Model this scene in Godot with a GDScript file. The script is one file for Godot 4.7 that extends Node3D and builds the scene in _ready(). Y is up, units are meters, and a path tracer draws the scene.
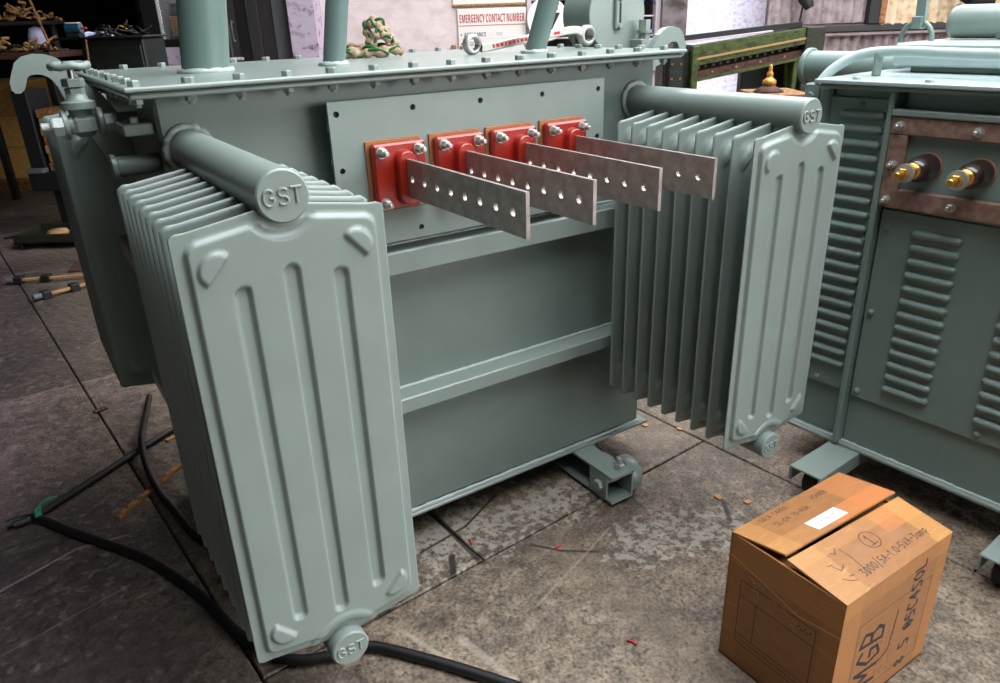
extends Node3D
# Workshop: two oil-filled transformers, the nearer one with finned radiators and busbars.

const CAM := Vector3(-0.491, 1.529, 1.778)
const BR := Vector3(0.84, 0, 0.5426)      # right along the back of the shop
const BH := Vector3(0.5426, 0, -0.84)     # away from the viewer, level
var M := {}
var used := {}

# ---------------------------------------------------------------- mesh builder
class MB:
	var st := SurfaceTool.new()
	var sg := 0
	func _init(): st.begin(Mesh.PRIMITIVE_TRIANGLES)
	func tri(a: Vector3, b: Vector3, c: Vector3, g := -1):
		st.set_smooth_group(g); st.add_vertex(a); st.add_vertex(c); st.add_vertex(b)
	func quad(a, b, c, d, g := -1):
		tri(a, b, c, g); tri(a, c, d, g)
	func hexa(p: Array):   # p[0..3] bottom ring, p[4..7] top ring, counter-clockwise seen from the top
		quad(p[4], p[5], p[6], p[7]); quad(p[3], p[2], p[1], p[0])
		for i in 4:
			var j = (i + 1) % 4
			quad(p[i], p[j], p[j + 4], p[i + 4])
	func box(c: Vector3, s: Vector3, b := Basis()):
		var p := []
		for y in [-0.5, 0.5]:
			for q in [[-0.5, 0.5], [0.5, 0.5], [0.5, -0.5], [-0.5, -0.5]]:
				p.append(c + b * Vector3(q[0] * s.x, y * s.y, q[1] * s.z))
		hexa(p)
	func bx(x0, x1, y0, y1, z0, z1): box(Vector3(x0 + x1, y0 + y1, z0 + z1) * 0.5, Vector3(x1 - x0, y1 - y0, z1 - z0))
	func rbox(c: Vector3, s: Vector3, ch: float, b := Basis()):
		var h := s * 0.5
		var V := func(sx, sy, sz, ax):
			var v := Vector3(sx * h.x, sy * h.y, sz * h.z)
			if ax != 0: v.x -= sx * ch
			if ax != 1: v.y -= sy * ch
			if ax != 2: v.z -= sz * ch
			return c + b * v
		var flip := func(a, bb, cc, d, out):
			var nn = (bb - a).cross(cc - a)
			if nn.dot(b * out) < 0: quad(d, cc, bb, a)
			else: quad(a, bb, cc, d)
		for s1 in [-1, 1]:
			flip.call(V.call(s1, -1, -1, 0), V.call(s1, 1, -1, 0), V.call(s1, 1, 1, 0), V.call(s1, -1, 1, 0), Vector3(s1, 0, 0))
			flip.call(V.call(-1, s1, -1, 1), V.call(1, s1, -1, 1), V.call(1, s1, 1, 1), V.call(-1, s1, 1, 1), Vector3(0, s1, 0))
			flip.call(V.call(-1, -1, s1, 2), V.call(1, -1, s1, 2), V.call(1, 1, s1, 2), V.call(-1, 1, s1, 2), Vector3(0, 0, s1))
			for s2 in [-1, 1]:
				flip.call(V.call(s1, s2, -1, 0), V.call(s1, s2, 1, 0), V.call(s1, s2, 1, 1), V.call(s1, s2, -1, 1), Vector3(s1, s2, 0))
				flip.call(V.call(-1, s1, s2, 1), V.call(1, s1, s2, 1), V.call(1, s1, s2, 2), V.call(-1, s1, s2, 2), Vector3(0, s1, s2))
				flip.call(V.call(s1, -1, s2, 0), V.call(s1, 1, s2, 0), V.call(s1, 1, s2, 2), V.call(s1, -1, s2, 2), Vector3(s1, 0, s2))
				for s3 in [-1, 1]:
					var a = V.call(s1, s2, s3, 0); var e = V.call(s1, s2, s3, 1); var f = V.call(s1, s2, s3, 2)
					if (e - a).cross(f - a).dot(b * Vector3(s1, s2, s3)) < 0: tri(a, f, e)
					else: tri(a, e, f)
	func rbx(x0, x1, y0, y1, z0, z1, ch := 0.004): rbox(Vector3(x0 + x1, y0 + y1, z0 + z1) * 0.5, Vector3(x1 - x0, y1 - y0, z1 - z0), ch)
	static func frame(d: Vector3) -> Basis:   # y along d
		var y := d.normalized()
		var x := (Vector3.RIGHT if absf(y.x) < 0.8 else Vector3.BACK)
		var z := x.cross(y).normalized()
		return Basis(y.cross(z).normalized(), y, z)
	func lathe(prof: Array, org: Vector3, dir: Vector3, n := 20, phase := 0.0):  # prof: [radius, height] going up dir; repeated point = sharp edge
		var b := MB.frame(dir)
		sg += 1
		for i in prof.size() - 1:
			var p = prof[i]; var q = prof[i + 1]
			if p[0] == q[0] and p[1] == q[1]:
				sg += 1; continue
			for k in n:
				var a0 = TAU * k / n + phase; var a1 = TAU * ((k + 1) % n) / n + phase
				var e0 = b * Vector3(cos(a0), 0, -sin(a0)); var e1 = b * Vector3(cos(a1), 0, -sin(a1))
				var u = b.y
				var A = org + e0 * p[0] + u * p[1]; var B = org + e1 * p[0] + u * p[1]
				var C = org + e1 * q[0] + u * q[1]; var D = org + e0 * q[0] + u * q[1]
				var g = sg
				if n <= 8: g = -1
				if p[0] > 0: tri(A, B, C, g)
				if q[0] > 0: tri(A, C, D, g)
				elif p[0] <= 0: pass
	func cyl(a: Vector3, bb: Vector3, r0: float, r1: float, n := 16, ch := 0.0):
		var L := (bb - a).length()
		var pr := []
		if ch > 0: pr = [[0.0, 0.0], [r0 - ch, 0.0], [r0 - ch, 0.0], [r0, ch], [r0, ch], [r1, L - ch], [r1, L - ch], [r1 - ch, L], [r1 - ch, L], [0.0, L]]
		else: pr = [[0.0, 0.0], [r0, 0.0], [r0, 0.0], [r1, L], [r1, L], [0.0, L]]
		lathe(pr, a, bb - a, n)
	func hexnut(o: Vector3, d: Vector3, r: float, hgt: float):
		lathe([[0.0, 0.0], [r, 0.0], [r, hgt * 0.82], [r * 0.86, hgt], [0.0, hgt]], o, d, 6)
	func sweep(pts: Array, r, n := 10, caps := true):
		sg += 1
		var g := sg
		var rings := []
		var up := Vector3.ZERO
		for i in pts.size():
			var t: Vector3 = (pts[min(i + 1, pts.size() - 1)] - pts[max(i - 1, 0)]).normalized()
			if i == 0: up = MB.frame(t).x
			up = (up - t * up.dot(t)).normalized()
			var s := t.cross(up)
			var rr: float = r[i] if r is Array else r
			var ring := []
			for k in n: ring.append(pts[i] + (up * cos(TAU * k / n) + s * sin(TAU * k / n)) * rr)
			rings.append(ring)
		for i in rings.size() - 1:
			for k in n:
				var j = (k + 1) % n
				quad(rings[i][k], rings[i][j], rings[i + 1][j], rings[i + 1][k], g)
		if caps:
			var e = rings.size() - 1
			for k in n:
				var j = (k + 1) % n
				tri(pts[0], rings[0][j], rings[0][k]); tri(pts[e], rings[e][k], rings[e][j])
	func extrude(poly: PackedVector2Array, z0: float, z1: float, X := Transform3D(), smooth := false):
		var idx := Geometry2D.triangulate_polygon(poly)
		var cw := Geometry2D.is_polygon_clockwise(poly)
		sg += 1
		for i in range(0, idx.size(), 3):
			var a := poly[idx[i]]; var b := poly[idx[i + 1]]; var c := poly[idx[i + 2]]
			if (b - a).cross(c - a) < 0:
				var t := b; b = c; c = t
			tri(X * Vector3(a.x, a.y, z1), X * Vector3(b.x, b.y, z1), X * Vector3(c.x, c.y, z1))
			tri(X * Vector3(a.x, a.y, z0), X * Vector3(c.x, c.y, z0), X * Vector3(b.x, b.y, z0))
		var n := poly.size()
		var sgn := 0.0
		for i in n: sgn += poly[i].cross(poly[(i + 1) % n])
		for i in n:
			var p := poly[i]; var q := poly[(i + 1) % n]
			if sgn < 0:
				var t := p; p = q; q = t
			quad(X * Vector3(p.x, p.y, z0), X * Vector3(q.x, q.y, z0), X * Vector3(q.x, q.y, z1), X * Vector3(p.x, p.y, z1), sg if smooth else -1)
	func hole_cell(x0, x1, y0, y1, cx, cy, r, z0, z1, X := Transform3D()):   # plate cell with a round through hole (r = 0: plain)
		if r <= 0:
			for s in [0, 1]:
				var z = z1 if s else z0
				var q := [X * Vector3(x0, y0, z), X * Vector3(x1, y0, z), X * Vector3(x1, y1, z), X * Vector3(x0, y1, z)]
				if s: quad(q[0], q[1], q[2], q[3])
				else: quad(q[3], q[2], q[1], q[0])
			return
		var ang := []
		for k in 16: ang.append(TAU * k / 16)
		for c in [[x0, y0], [x1, y0], [x1, y1], [x0, y1]]: ang.append(fposmod(atan2(c[1] - cy, c[0] - cx), TAU))
		ang.sort()
		var B := []; var C := []
		for a in ang:
			var dx := cos(a); var dy := sin(a)
			var t := 1e9
			if absf(dx) > 1e-6: t = minf(t, ((x1 if dx > 0 else x0) - cx) / dx)
			if absf(dy) > 1e-6: t = minf(t, ((y1 if dy > 0 else y0) - cy) / dy)
			B.append(Vector2(cx + dx * t, cy + dy * t)); C.append(Vector2(cx + dx * r, cy + dy * r))
		sg += 1
		for i in ang.size():
			var j = (i + 1) % ang.size()
			if absf(ang[i] - ang[j]) < 1e-5: continue
			quad(X * Vector3(C[i].x, C[i].y, z1), X * Vector3(B[i].x, B[i].y, z1), X * Vector3(B[j].x, B[j].y, z1), X * Vector3(C[j].x, C[j].y, z1))
			quad(X * Vector3(C[j].x, C[j].y, z0), X * Vector3(B[j].x, B[j].y, z0), X * Vector3(B[i].x, B[i].y, z0), X * Vector3(C[i].x, C[i].y, z0))
			quad(X * Vector3(C[i].x, C[i].y, z0), X * Vector3(C[i].x, C[i].y, z1), X * Vector3(C[j].x, C[j].y, z1), X * Vector3(C[j].x, C[j].y, z0), sg)
	func rim(x0, x1, y0, y1, z0, z1, X := Transform3D()):
		var q := [[x0, y0], [x1, y0], [x1, y1], [x0, y1]]
		for i in 4:
			var p = q[i]; var s = q[(i + 1) % 4]
			quad(X * Vector3(p[0], p[1], z0), X * Vector3(s[0], s[1], z0), X * Vector3(s[0], s[1], z1), X * Vector3(p[0], p[1], z1))
	func lumpy_ring(o: Vector3, d: Vector3, R: float, r: float, rng: RandomNumberGenerator, n := 40):
		var b := MB.frame(d)
		var pts := []; var rad := []
		for k in n + 1:
			var a := TAU * (k % n) / n
			pts.append(o + b * Vector3(cos(a), 0, sin(a)) * R); rad.append(r * (0.75 + 0.5 * rng.randf()))
		rad[n] = rad[0]
		sweep(pts, rad, 7, false)
	func mesh() -> ArrayMesh:
		st.generate_normals()
		return st.commit()

# ---------------------------------------------------------------- scene helpers
func numbered(n: String) -> String:
	if not used.has(n):
		used[n] = 0; return n
	used[n] += 1
	return "%s_%03d" % [n, used[n]]

func tag(o: Node, label := "", category := "", group := "", kind := ""):
	if label: o.set_meta("label", label)
	if category: o.set_meta("category", category)
	if group: o.set_meta("group", group)
	if kind: o.set_meta("kind", kind)
	return o

func thing(called: String, label: String, category: String, pos := Vector3.ZERO, basis_ := Basis(), group := "") -> Node3D:
	var o := Node3D.new()
	o.name = numbered(called); add_child(o, true)
	o.transform = Transform3D(basis_, pos)
	tag(o, label, category, group)
	return o

func put(called: String, mesh, mat: Material, parent: Node = null, X := Transform3D()) -> MeshInstance3D:
	var o := MeshInstance3D.new()
	o.mesh = mesh.mesh() if mesh is MB else mesh
	o.material_override = mat
	o.transform = X
	o.cast_shadow = GeometryInstance3D.SHADOW_CASTING_SETTING_ON
	if parent == null:
		o.name = numbered(called); add_child(o, true)
	else:
		o.name = called; parent.add_child(o, true)
	return o

func at(x, y, z) -> Transform3D: return Transform3D(Basis(), Vector3(x, y, z))
func bgbasis() -> Basis: return Basis(BR.normalized(), Vector3.UP, -BH.normalized())
func bgpos(a: float, y: float, d: float) -> Vector3: return Vector3(CAM.x, y, CAM.z) + BR.normalized() * a + BH.normalized() * d

func catmull(p: Array, n := 8) -> Array:
	var o := []
	for i in p.size() - 1:
		for k in n:
			o.append(p[i].cubic_interpolate(p[i + 1], p[max(i - 1, 0)], p[min(i + 2, p.size() - 1)], float(k) / n))
	o.append(p[-1])
	return o

# ---------------------------------------------------------------- textures and materials
func noise_img(w: int, seed_: int, freq: float, oct := 4, type := FastNoiseLite.TYPE_SIMPLEX_SMOOTH) -> Image:
	var n := FastNoiseLite.new()
	n.seed = seed_; n.frequency = freq; n.fractal_octaves = oct; n.noise_type = type
	var im := n.get_seamless_image(w, w)
	im.convert(Image.FORMAT_L8)
	return im

func ramp_tex(im: Image, cols: Array, pos: Array) -> ImageTexture:
	var g := Gradient.new()
	g.offsets = PackedFloat32Array(pos); g.colors = PackedColorArray(cols)
	var lut := []
	for i in 256: lut.append(g.sample(i / 255.0))
	var src := im.get_data()
	var out := PackedByteArray(); out.resize(src.size() * 3)
	for i in src.size():
		var c: Color = lut[src[i]]
		out[i * 3] = int(c.r * 255); out[i * 3 + 1] = int(c.g * 255); out[i * 3 + 2] = int(c.b * 255)
	var o := Image.create_from_data(im.get_width(), im.get_height(), false, Image.FORMAT_RGB8, out)
	o.generate_mipmaps()
	return ImageTexture.create_from_image(o)

func normal_tex(im: Image, s: float) -> ImageTexture:
	var o := im.duplicate(); o.convert(Image.FORMAT_RGB8); o.bump_map_to_normal_map(s); o.generate_mipmaps()
	return ImageTexture.create_from_image(o)

func mat(col: Color, rough := 0.5, metal := 0.0, tex: Texture2D = null, scale := 1.0, nrm: Texture2D = null, ns := 0.3) -> StandardMaterial3D:
	var m := StandardMaterial3D.new()
	m.albedo_color = col; m.roughness = rough; m.metallic = metal
	if tex or nrm:
		m.uv1_triplanar = true; m.uv1_world_triplanar = true; m.uv1_scale = Vector3.ONE * scale
	if tex: m.albedo_texture = tex
	if nrm:
		m.normal_enabled = true; m.normal_texture = nrm; m.normal_scale = ns
	return m

func make_materials():
	var soft := noise_img(256, 3, 0.012)
	var fine := noise_img(256, 5, 0.09)
	var cell := noise_img(256, 8, 0.03, 5)
	var subtle := ramp_tex(soft, [Color(.975, .975, .975), Color(1, 1, 1)], [0.2, 0.8])
	var dirty := ramp_tex(cell, [Color(.55, .5, .45), Color(.9, .88, .85), Color(1, 1, 1)], [0.25, 0.45, 0.75])
	var grain := ramp_tex(fine, [Color(.8, .8, .8), Color(1, 1, 1)], [0.25, 0.75])
	var nsoft := normal_tex(soft, 2.0)
	var nfine := normal_tex(fine, 2.0)
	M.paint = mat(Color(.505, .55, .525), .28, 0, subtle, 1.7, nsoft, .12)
	M.paint_shaded = mat(Color(.44, .49, .465), .30, 0, subtle, 1.7, nsoft, .12)  # same paint darkened: shade of tank, sides and rear radiator put into albedo
	M.paint_tube_shaded = mat(Color(.40, .475, .455), .26, 0, subtle, 1.7, nsoft, .12)  # greener tube paint with its side-lit shade put into the albedo
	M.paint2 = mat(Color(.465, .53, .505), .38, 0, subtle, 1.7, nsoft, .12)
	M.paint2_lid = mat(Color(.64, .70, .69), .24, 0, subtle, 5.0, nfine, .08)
	M.weld = mat(Color(.72, .76, .74), .35, 0, grain, 9.0, nfine, .8)
	M.red = mat(Color(.60, .13, .075), .3, 0, subtle, 3.0)
	M.red.clearcoat_enabled = true; M.red.clearcoat = .4; M.red.clearcoat_roughness = .2
	M.board = mat(Color(.72, .46, .29), .8, 0, grain, 9.0)
	M.bar = mat(Color(.68, .64, .62), .33, .5, ramp_tex(cell, [Color(.88, .85, .84), Color(1, 1, 1)], [0.2, 0.8]), 3.0, nfine, .08)
	M.bar_edge = mat(Color(.72, .68, .62), .4, .7)
	M.steel = mat(Color(.62, .62, .62), .3, .9)
	M.nickel = mat(Color(.72, .71, .69), .38, .7)
	M.chrome = mat(Color(.66, .65, .63), .40, .6)
	M.brass = mat(Color(.80, .60, .28), .28, .9)
	M.porcelain = mat(Color(.13, .055, .05), .1, 0)
	M.porcelain.clearcoat_enabled = true; M.porcelain.clearcoat = .6
	M.copper = mat(Color(.60, .50, .46), .62, .15, ramp_tex(cell, [Color(.84, .76, .72), Color(1, .98, .96)], [0.2, 0.8]), 4.0, nfine, .2)
	M.cork = mat(Color(.66, .45, .3), .85, 0, grain, 10.0)
	M.black = mat(Color(.055, .055, .06), .6)
	M.rubber = mat(Color(.05, .048, .047), .55, 0, grain, 8.0, nfine, .3)
	M.cord_green = mat(Color(.05, .45, .3), .6)
	M.darkgreen = mat(Color(.085, .115, .10), .5, 0, dirty, 2.0)
	M.olive = mat(Color(.26, .32, .11), .5, 0, dirty, 3.0, nfine, .2)
	M.olive_dark = mat(Color(.16, .17, .10), .6, 0, dirty, 4.0)
	M.rust = mat(Color(.33, .2, .16), .75, 0, dirty, 5.0, nfine, .4)
	M.wood = mat(Color(.58, .4, .22), .75, 0, dirty, 4.0, nfine, .3)
	M.wood_pale = mat(Color(.72, .55, .36), .75, 0, grain, 6.0)
	M.plaster = mat(Color(.84, .78, .775), .9, 0, ramp_tex(cell, [Color(.93, .90, .90), Color(1, 1, 1)], [0.2, 0.6]), .7, nfine, .25)
	M.lilac = mat(Color(.72, .665, .725), .85, 0, ramp_tex(cell, [Color(.6, .5, .5), Color(.97, .95, .97), Color(1, 1, 1)], [0.2, 0.28, 0.8]), 1.3, nfine, .25)
	M.white_board = mat(Color(.88, .86, .93), .85, 0, ramp_tex(fine, [Color(.84, .80, .86), Color(1, 1, 1)], [0.25, 0.42]), 1.2)
	M.corr = mat(Color(.60, .54, .545), .7, .1, ramp_tex(cell, [Color(.78, .74, .74), Color(1, 1, 1)], [0.2, 0.6]), 1.1, nfine, .3)
	M.corr_warm = mat(Color(.82, .73, .62), .7, 0, ramp_tex(cell, [Color(.8, .72, .55), Color(1, 1, 1)], [0.2, 0.5]), 1.1, nfine, .3)
	M.orange_edge = mat(Color(.62, .42, .27), .7, 0, dirty, 3.0)
	M.sign = mat(Color(.86, .83, .81), .5, 0, subtle, 2.0)
	M.sign_red = mat(Color(.62, .09, .10), .6)
	M.sign_blue = mat(Color(.18, .18, .36), .6)
	M.faint = mat(Color(.66, .65, .68), .6)
	M.frame_dark = mat(Color(.07, .065, .07), .5)
	M.frame_brown = mat(Color(.17, .155, .155), .55)
	M.frame_grey = mat(Color(.36, .36, .38), .6)
	M.grille = mat(Color(.72, .66, .69), .6)
	M.grille_blue = mat(Color(.13, .32, .62), .5)
	M.cloth = mat(Color(.70, .60, .50), .9, 0, grain, 20.0, nfine, .5)
	M.cloth_green = mat(Color(.08, .36, .17), .9)
	M.blue = mat(Color(.07, .24, .32), .4)
	M.white_cloth = mat(Color(.72, .72, .84), .9)
	M.yellow_card = mat(Color(.80, .60, .33), .8, 0, grain, 1.5)
	M.tan_scrap = mat(Color(.66, .5, .30), .6, .1, dirty, 8.0)
	M.amber = mat(Color(.70, .48, .2), .22, .2)
	M.floor_edge = mat(Color(.10, .09, .085), .95)
	M.red_chip = mat(Color(.75, .12, .10), .6)
	M.leaf = mat(Color(.70, .52, .35), .8)
	M.grey_wall = mat(Color(.45, .42, .44), .9, 0, dirty, .8)
	M.dark_wall = mat(Color(.12, .105, .105), .95, 0, dirty, .8)
	M.ceiling = mat(Color(.36, .36, .36), .9)
	M.lamp = mat(Color(1, 1, 1), .5)
	M.lamp.emission_enabled = true; M.lamp.emission = Color(1, .98, .95); M.lamp.emission_energy_multiplier = 2.0  # glow of the added, unseen tube lamp
	M.glass = StandardMaterial3D.new()
	M.glass.albedo_color = Color(.5, .52, .55, .14); M.glass.transparency = BaseMaterial3D.TRANSPARENCY_ALPHA; M.glass.roughness = .03
	M.clear = StandardMaterial3D.new()
	M.clear.albedo_color = Color(.07, .08, .08, .6); M.clear.transparency = BaseMaterial3D.TRANSPARENCY_ALPHA; M.clear.roughness = .05
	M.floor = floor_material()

func floor_material() -> StandardMaterial3D:
	var W := 1536
	var big := noise_img(W, 21, 0.0034, 5).get_data()
	var mid := noise_img(W, 22, 0.024, 5).get_data()
	var fin := noise_img(W, 23, 0.17, 4).get_data()
	var spk := noise_img(W, 24, 0.10, 5).get_data()
	var mask := noise_img(W, 25, 0.045, 6).get_data()
	var out := PackedByteArray(); out.resize(W * W * 3)
	var span := 3.6
	var blobs := [[.42, .04, .34, .16], [.78, .06, .2, .14], [.95, .42, .2, .10], [1.12, .50, .15, .09]]
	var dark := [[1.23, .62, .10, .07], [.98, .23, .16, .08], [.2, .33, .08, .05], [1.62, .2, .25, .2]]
	for j in W:
		for i in W:
			var k := j * W + i
			var x := -1.3 + span * i / W; var z := -2.0 + span * j / W
			var b := big[k] / 255.0; var m := mid[k] / 255.0; var f := fin[k] / 255.0; var s := spk[k] / 255.0; var q := mask[k] / 255.0
			var r := 0.435 + 0.16 * (b - .5) + 0.22 * (m - .5) + 0.30 * (f - .5)
			var g := r * 0.872; var bl := r * 0.738
			var lil := clampf((-x - .15) * 1.1, 0, 1)   # the aisle on the left keeps a faded violet floor paint
			r *= 1.0 - .1 * lil; g = lerpf(g, r * 0.80, lil); bl = lerpf(bl, r * 0.86, lil)
			var aisle_shade := clampf((-x + .05) * 1.6, 0, 1) * clampf((z + 1.5) * 1.3, 0, 1) * (.30 + .5 * (m - .35))   # shade painted over the near end of the aisle, mottled by noise
			r *= 1 - aisle_shade; g *= 1 - aisle_shade; bl *= 1 - aisle_shade
			var w := 0.0
			for e in blobs:
				var dx = (x - e[0]) / e[2]; var dz = (z - e[1]) / e[3]
				w = maxf(w, 1.2 - sqrt(dx * dx + dz * dz))
			if w > 0:
				var a := clampf((w + (q - .5) * 3.4 - .3) * 2.4, 0, 1) * 0.55
				r = lerpf(r, .66, a); g = lerpf(g, .65, a); bl = lerpf(bl, .61, a)
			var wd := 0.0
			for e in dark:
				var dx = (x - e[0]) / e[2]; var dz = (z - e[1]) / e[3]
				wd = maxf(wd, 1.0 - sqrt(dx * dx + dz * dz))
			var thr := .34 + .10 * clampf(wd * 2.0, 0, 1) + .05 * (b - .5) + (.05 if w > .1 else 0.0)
			if s < thr:
				var a2 := clampf((thr - s) * 10.0, 0, 1) * .6
				r = lerpf(r, .17, a2); g = lerpf(g, .14, a2); bl = lerpf(bl, .11, a2)
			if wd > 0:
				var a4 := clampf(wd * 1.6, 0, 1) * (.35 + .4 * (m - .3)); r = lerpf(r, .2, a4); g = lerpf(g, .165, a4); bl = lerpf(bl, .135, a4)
			if q > .64:
				var a3 := clampf((q - .64) * 7.0, 0, 1) * .35
				r = lerpf(r, .64, a3); g = lerpf(g, .59, a3); bl = lerpf(bl, .52, a3)
			out[k * 3] = int(clampf(r, 0, 1) * 255); out[k * 3 + 1] = int(clampf(g, 0, 1) * 255); out[k * 3 + 2] = int(clampf(bl, 0, 1) * 255)
	var im := Image.create_from_data(W, W, false, Image.FORMAT_RGB8, out)
	var PX := func(p: Array) -> Array:
		var o := []
		for k in range(0, p.size(), 2): o.append(Vector2((p[k] + 1.3) / span * W, (p[k + 1] + 2.0) / span * W))
		return o
	for q in [[[.30, .05, .48, .02, .66, -.07], 2.6, Color(.13, .11, .09, .5)], [[.427, -.2, .43, .2], 5.5, Color(.13, .11, .09, .35)], [[.60, .22, .66, .30, .75, .37], 3.0, Color(.15, .12, .10, .4)],
		[[1.20, .50, 1.26, .42], 4.0, Color(.15, .12, .10, .4)], [[.33, .20, .37, .12], 5.0, Color(.12, .1, .08, .5)], [[.10, .30, .14, .42, .16, .5], 4.0, Color(.62, .58, .52, .3)], [[.22, .42, .26, .62, .24, .7], 6.0, Color(.62, .58, .52, .22)],
		[[.45, .45, .7, .36, .86, .30], 2.0, Color(.60, .55, .48, .3)], [[-.9, -.5, -.6, -.62, -.45, -.60], 3.0, Color(.6, .52, .54, .3)], [[-.95, -.2, -.5, -.33], 2.0, Color(.6, .52, .54, .25)], [[1.0, .75, 1.2, .9], 2.5, Color(.14, .12, .10, .35)]]:
		stroke(im, PX.call(q[0]), q[1], q[2])
	im.generate_mipmaps()
	var mm := StandardMaterial3D.new()
	mm.albedo_texture = ImageTexture.create_from_image(im)
	mm.roughness = .62
	var nim := noise_img(512, 31, 0.09, 5)
	mm.normal_enabled = true; mm.normal_texture = normal_tex(nim, 3.0); mm.normal_scale = .45
	return mm

# ---------------------------------------------------------------- entry
func _ready():
	var cam := Camera3D.new()
	cam.name = "camera"
	var fw := Vector3(.496892, -.39879, -.770756); var rt := Vector3(.832558, -.031517, .553041)
	set_camera(cam, fw, rt)
	cam.keep_aspect = Camera3D.KEEP_HEIGHT
	cam.fov = 49.2514
	cam.near = 0.05; cam.far = 60
	add_child(cam); cam.current = true
	var we := WorldEnvironment.new(); we.name = "environment"
	var env := Environment.new()
	env.background_mode = Environment.BG_SKY
	var sky := Sky.new(); var sm := ProceduralSkyMaterial.new()
	sm.sky_top_color = Color(.90, .92, .94); sm.sky_horizon_color = Color(.93, .93, .92)
	sm.ground_horizon_color = Color(.42, .41, .40); sm.ground_bottom_color = Color(.22, .21, .2)
	sm.sun_angle_max = 0.0; sm.energy_multiplier = 1.0
	sky.sky_material = sm; env.sky = sky
	env.background_energy_multiplier = 9.0
	env.tonemap_mode = Environment.TONE_MAPPER_LINEAR
	env.tonemap_exposure = 1.2
	env.sdfgi_enabled = true; env.ssao_enabled = true; env.ssil_enabled = true
	we.environment = env; add_child(we)
	make_materials()
	build_room()
	build_transformer()
	build_second_transformer()
	build_carton()
	build_lid_items()
	build_background()
	build_floor_items()

func set_camera(cam: Camera3D, fw: Vector3, rt: Vector3):
	fw = fw.normalized(); rt = (rt - fw * rt.dot(fw)).normalized()
	cam.transform = Transform3D(Basis(rt, rt.cross(fw), -fw), CAM)

# ---------------------------------------------------------------- room
func added_lamp(a: float, d: float, y: float, w: float, h: float, energy: float):
	var t := thing("added_ceiling_lamp", "added long white tube lamp, out of view under the roof for extra light, %s" % ["over the aisle", "near the back wall"][0 if d < 3 else 1], "lamp", bgpos(a, y, d), bgbasis())
	var b := MB.new(); b.rbx(-w / 2 - .05, w / 2 + .05, 0.0, .08, -h / 2 - .03, h / 2 + .03, .01); put("housing", b, M.frame_grey, t)
	b = MB.new(); b.bx(-w / 2, w / 2, -.012, 0, -h / 2, h / 2); put("diffuser", b, M.lamp, t)
	for s in [-1, 1]:
		b = MB.new(); b.cyl(Vector3(s * w * .4, .08, 0), Vector3(s * w * .4, 4.6 - y, 0), .006, .006, 6); put("hanger", b, M.frame_grey, t)
	var L := AreaLight3D.new()
	L.name = "added_lamp_light"; L.area_size = Vector2(w, h); L.light_energy = energy; L.light_color = Color(1, .98, .95)
	L.area_range = 20.0; L.shadow_enabled = true
	L.transform = Transform3D(Basis(Vector3.RIGHT, -PI / 2), Vector3(0, -.02, 0))
	t.add_child(L)

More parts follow.
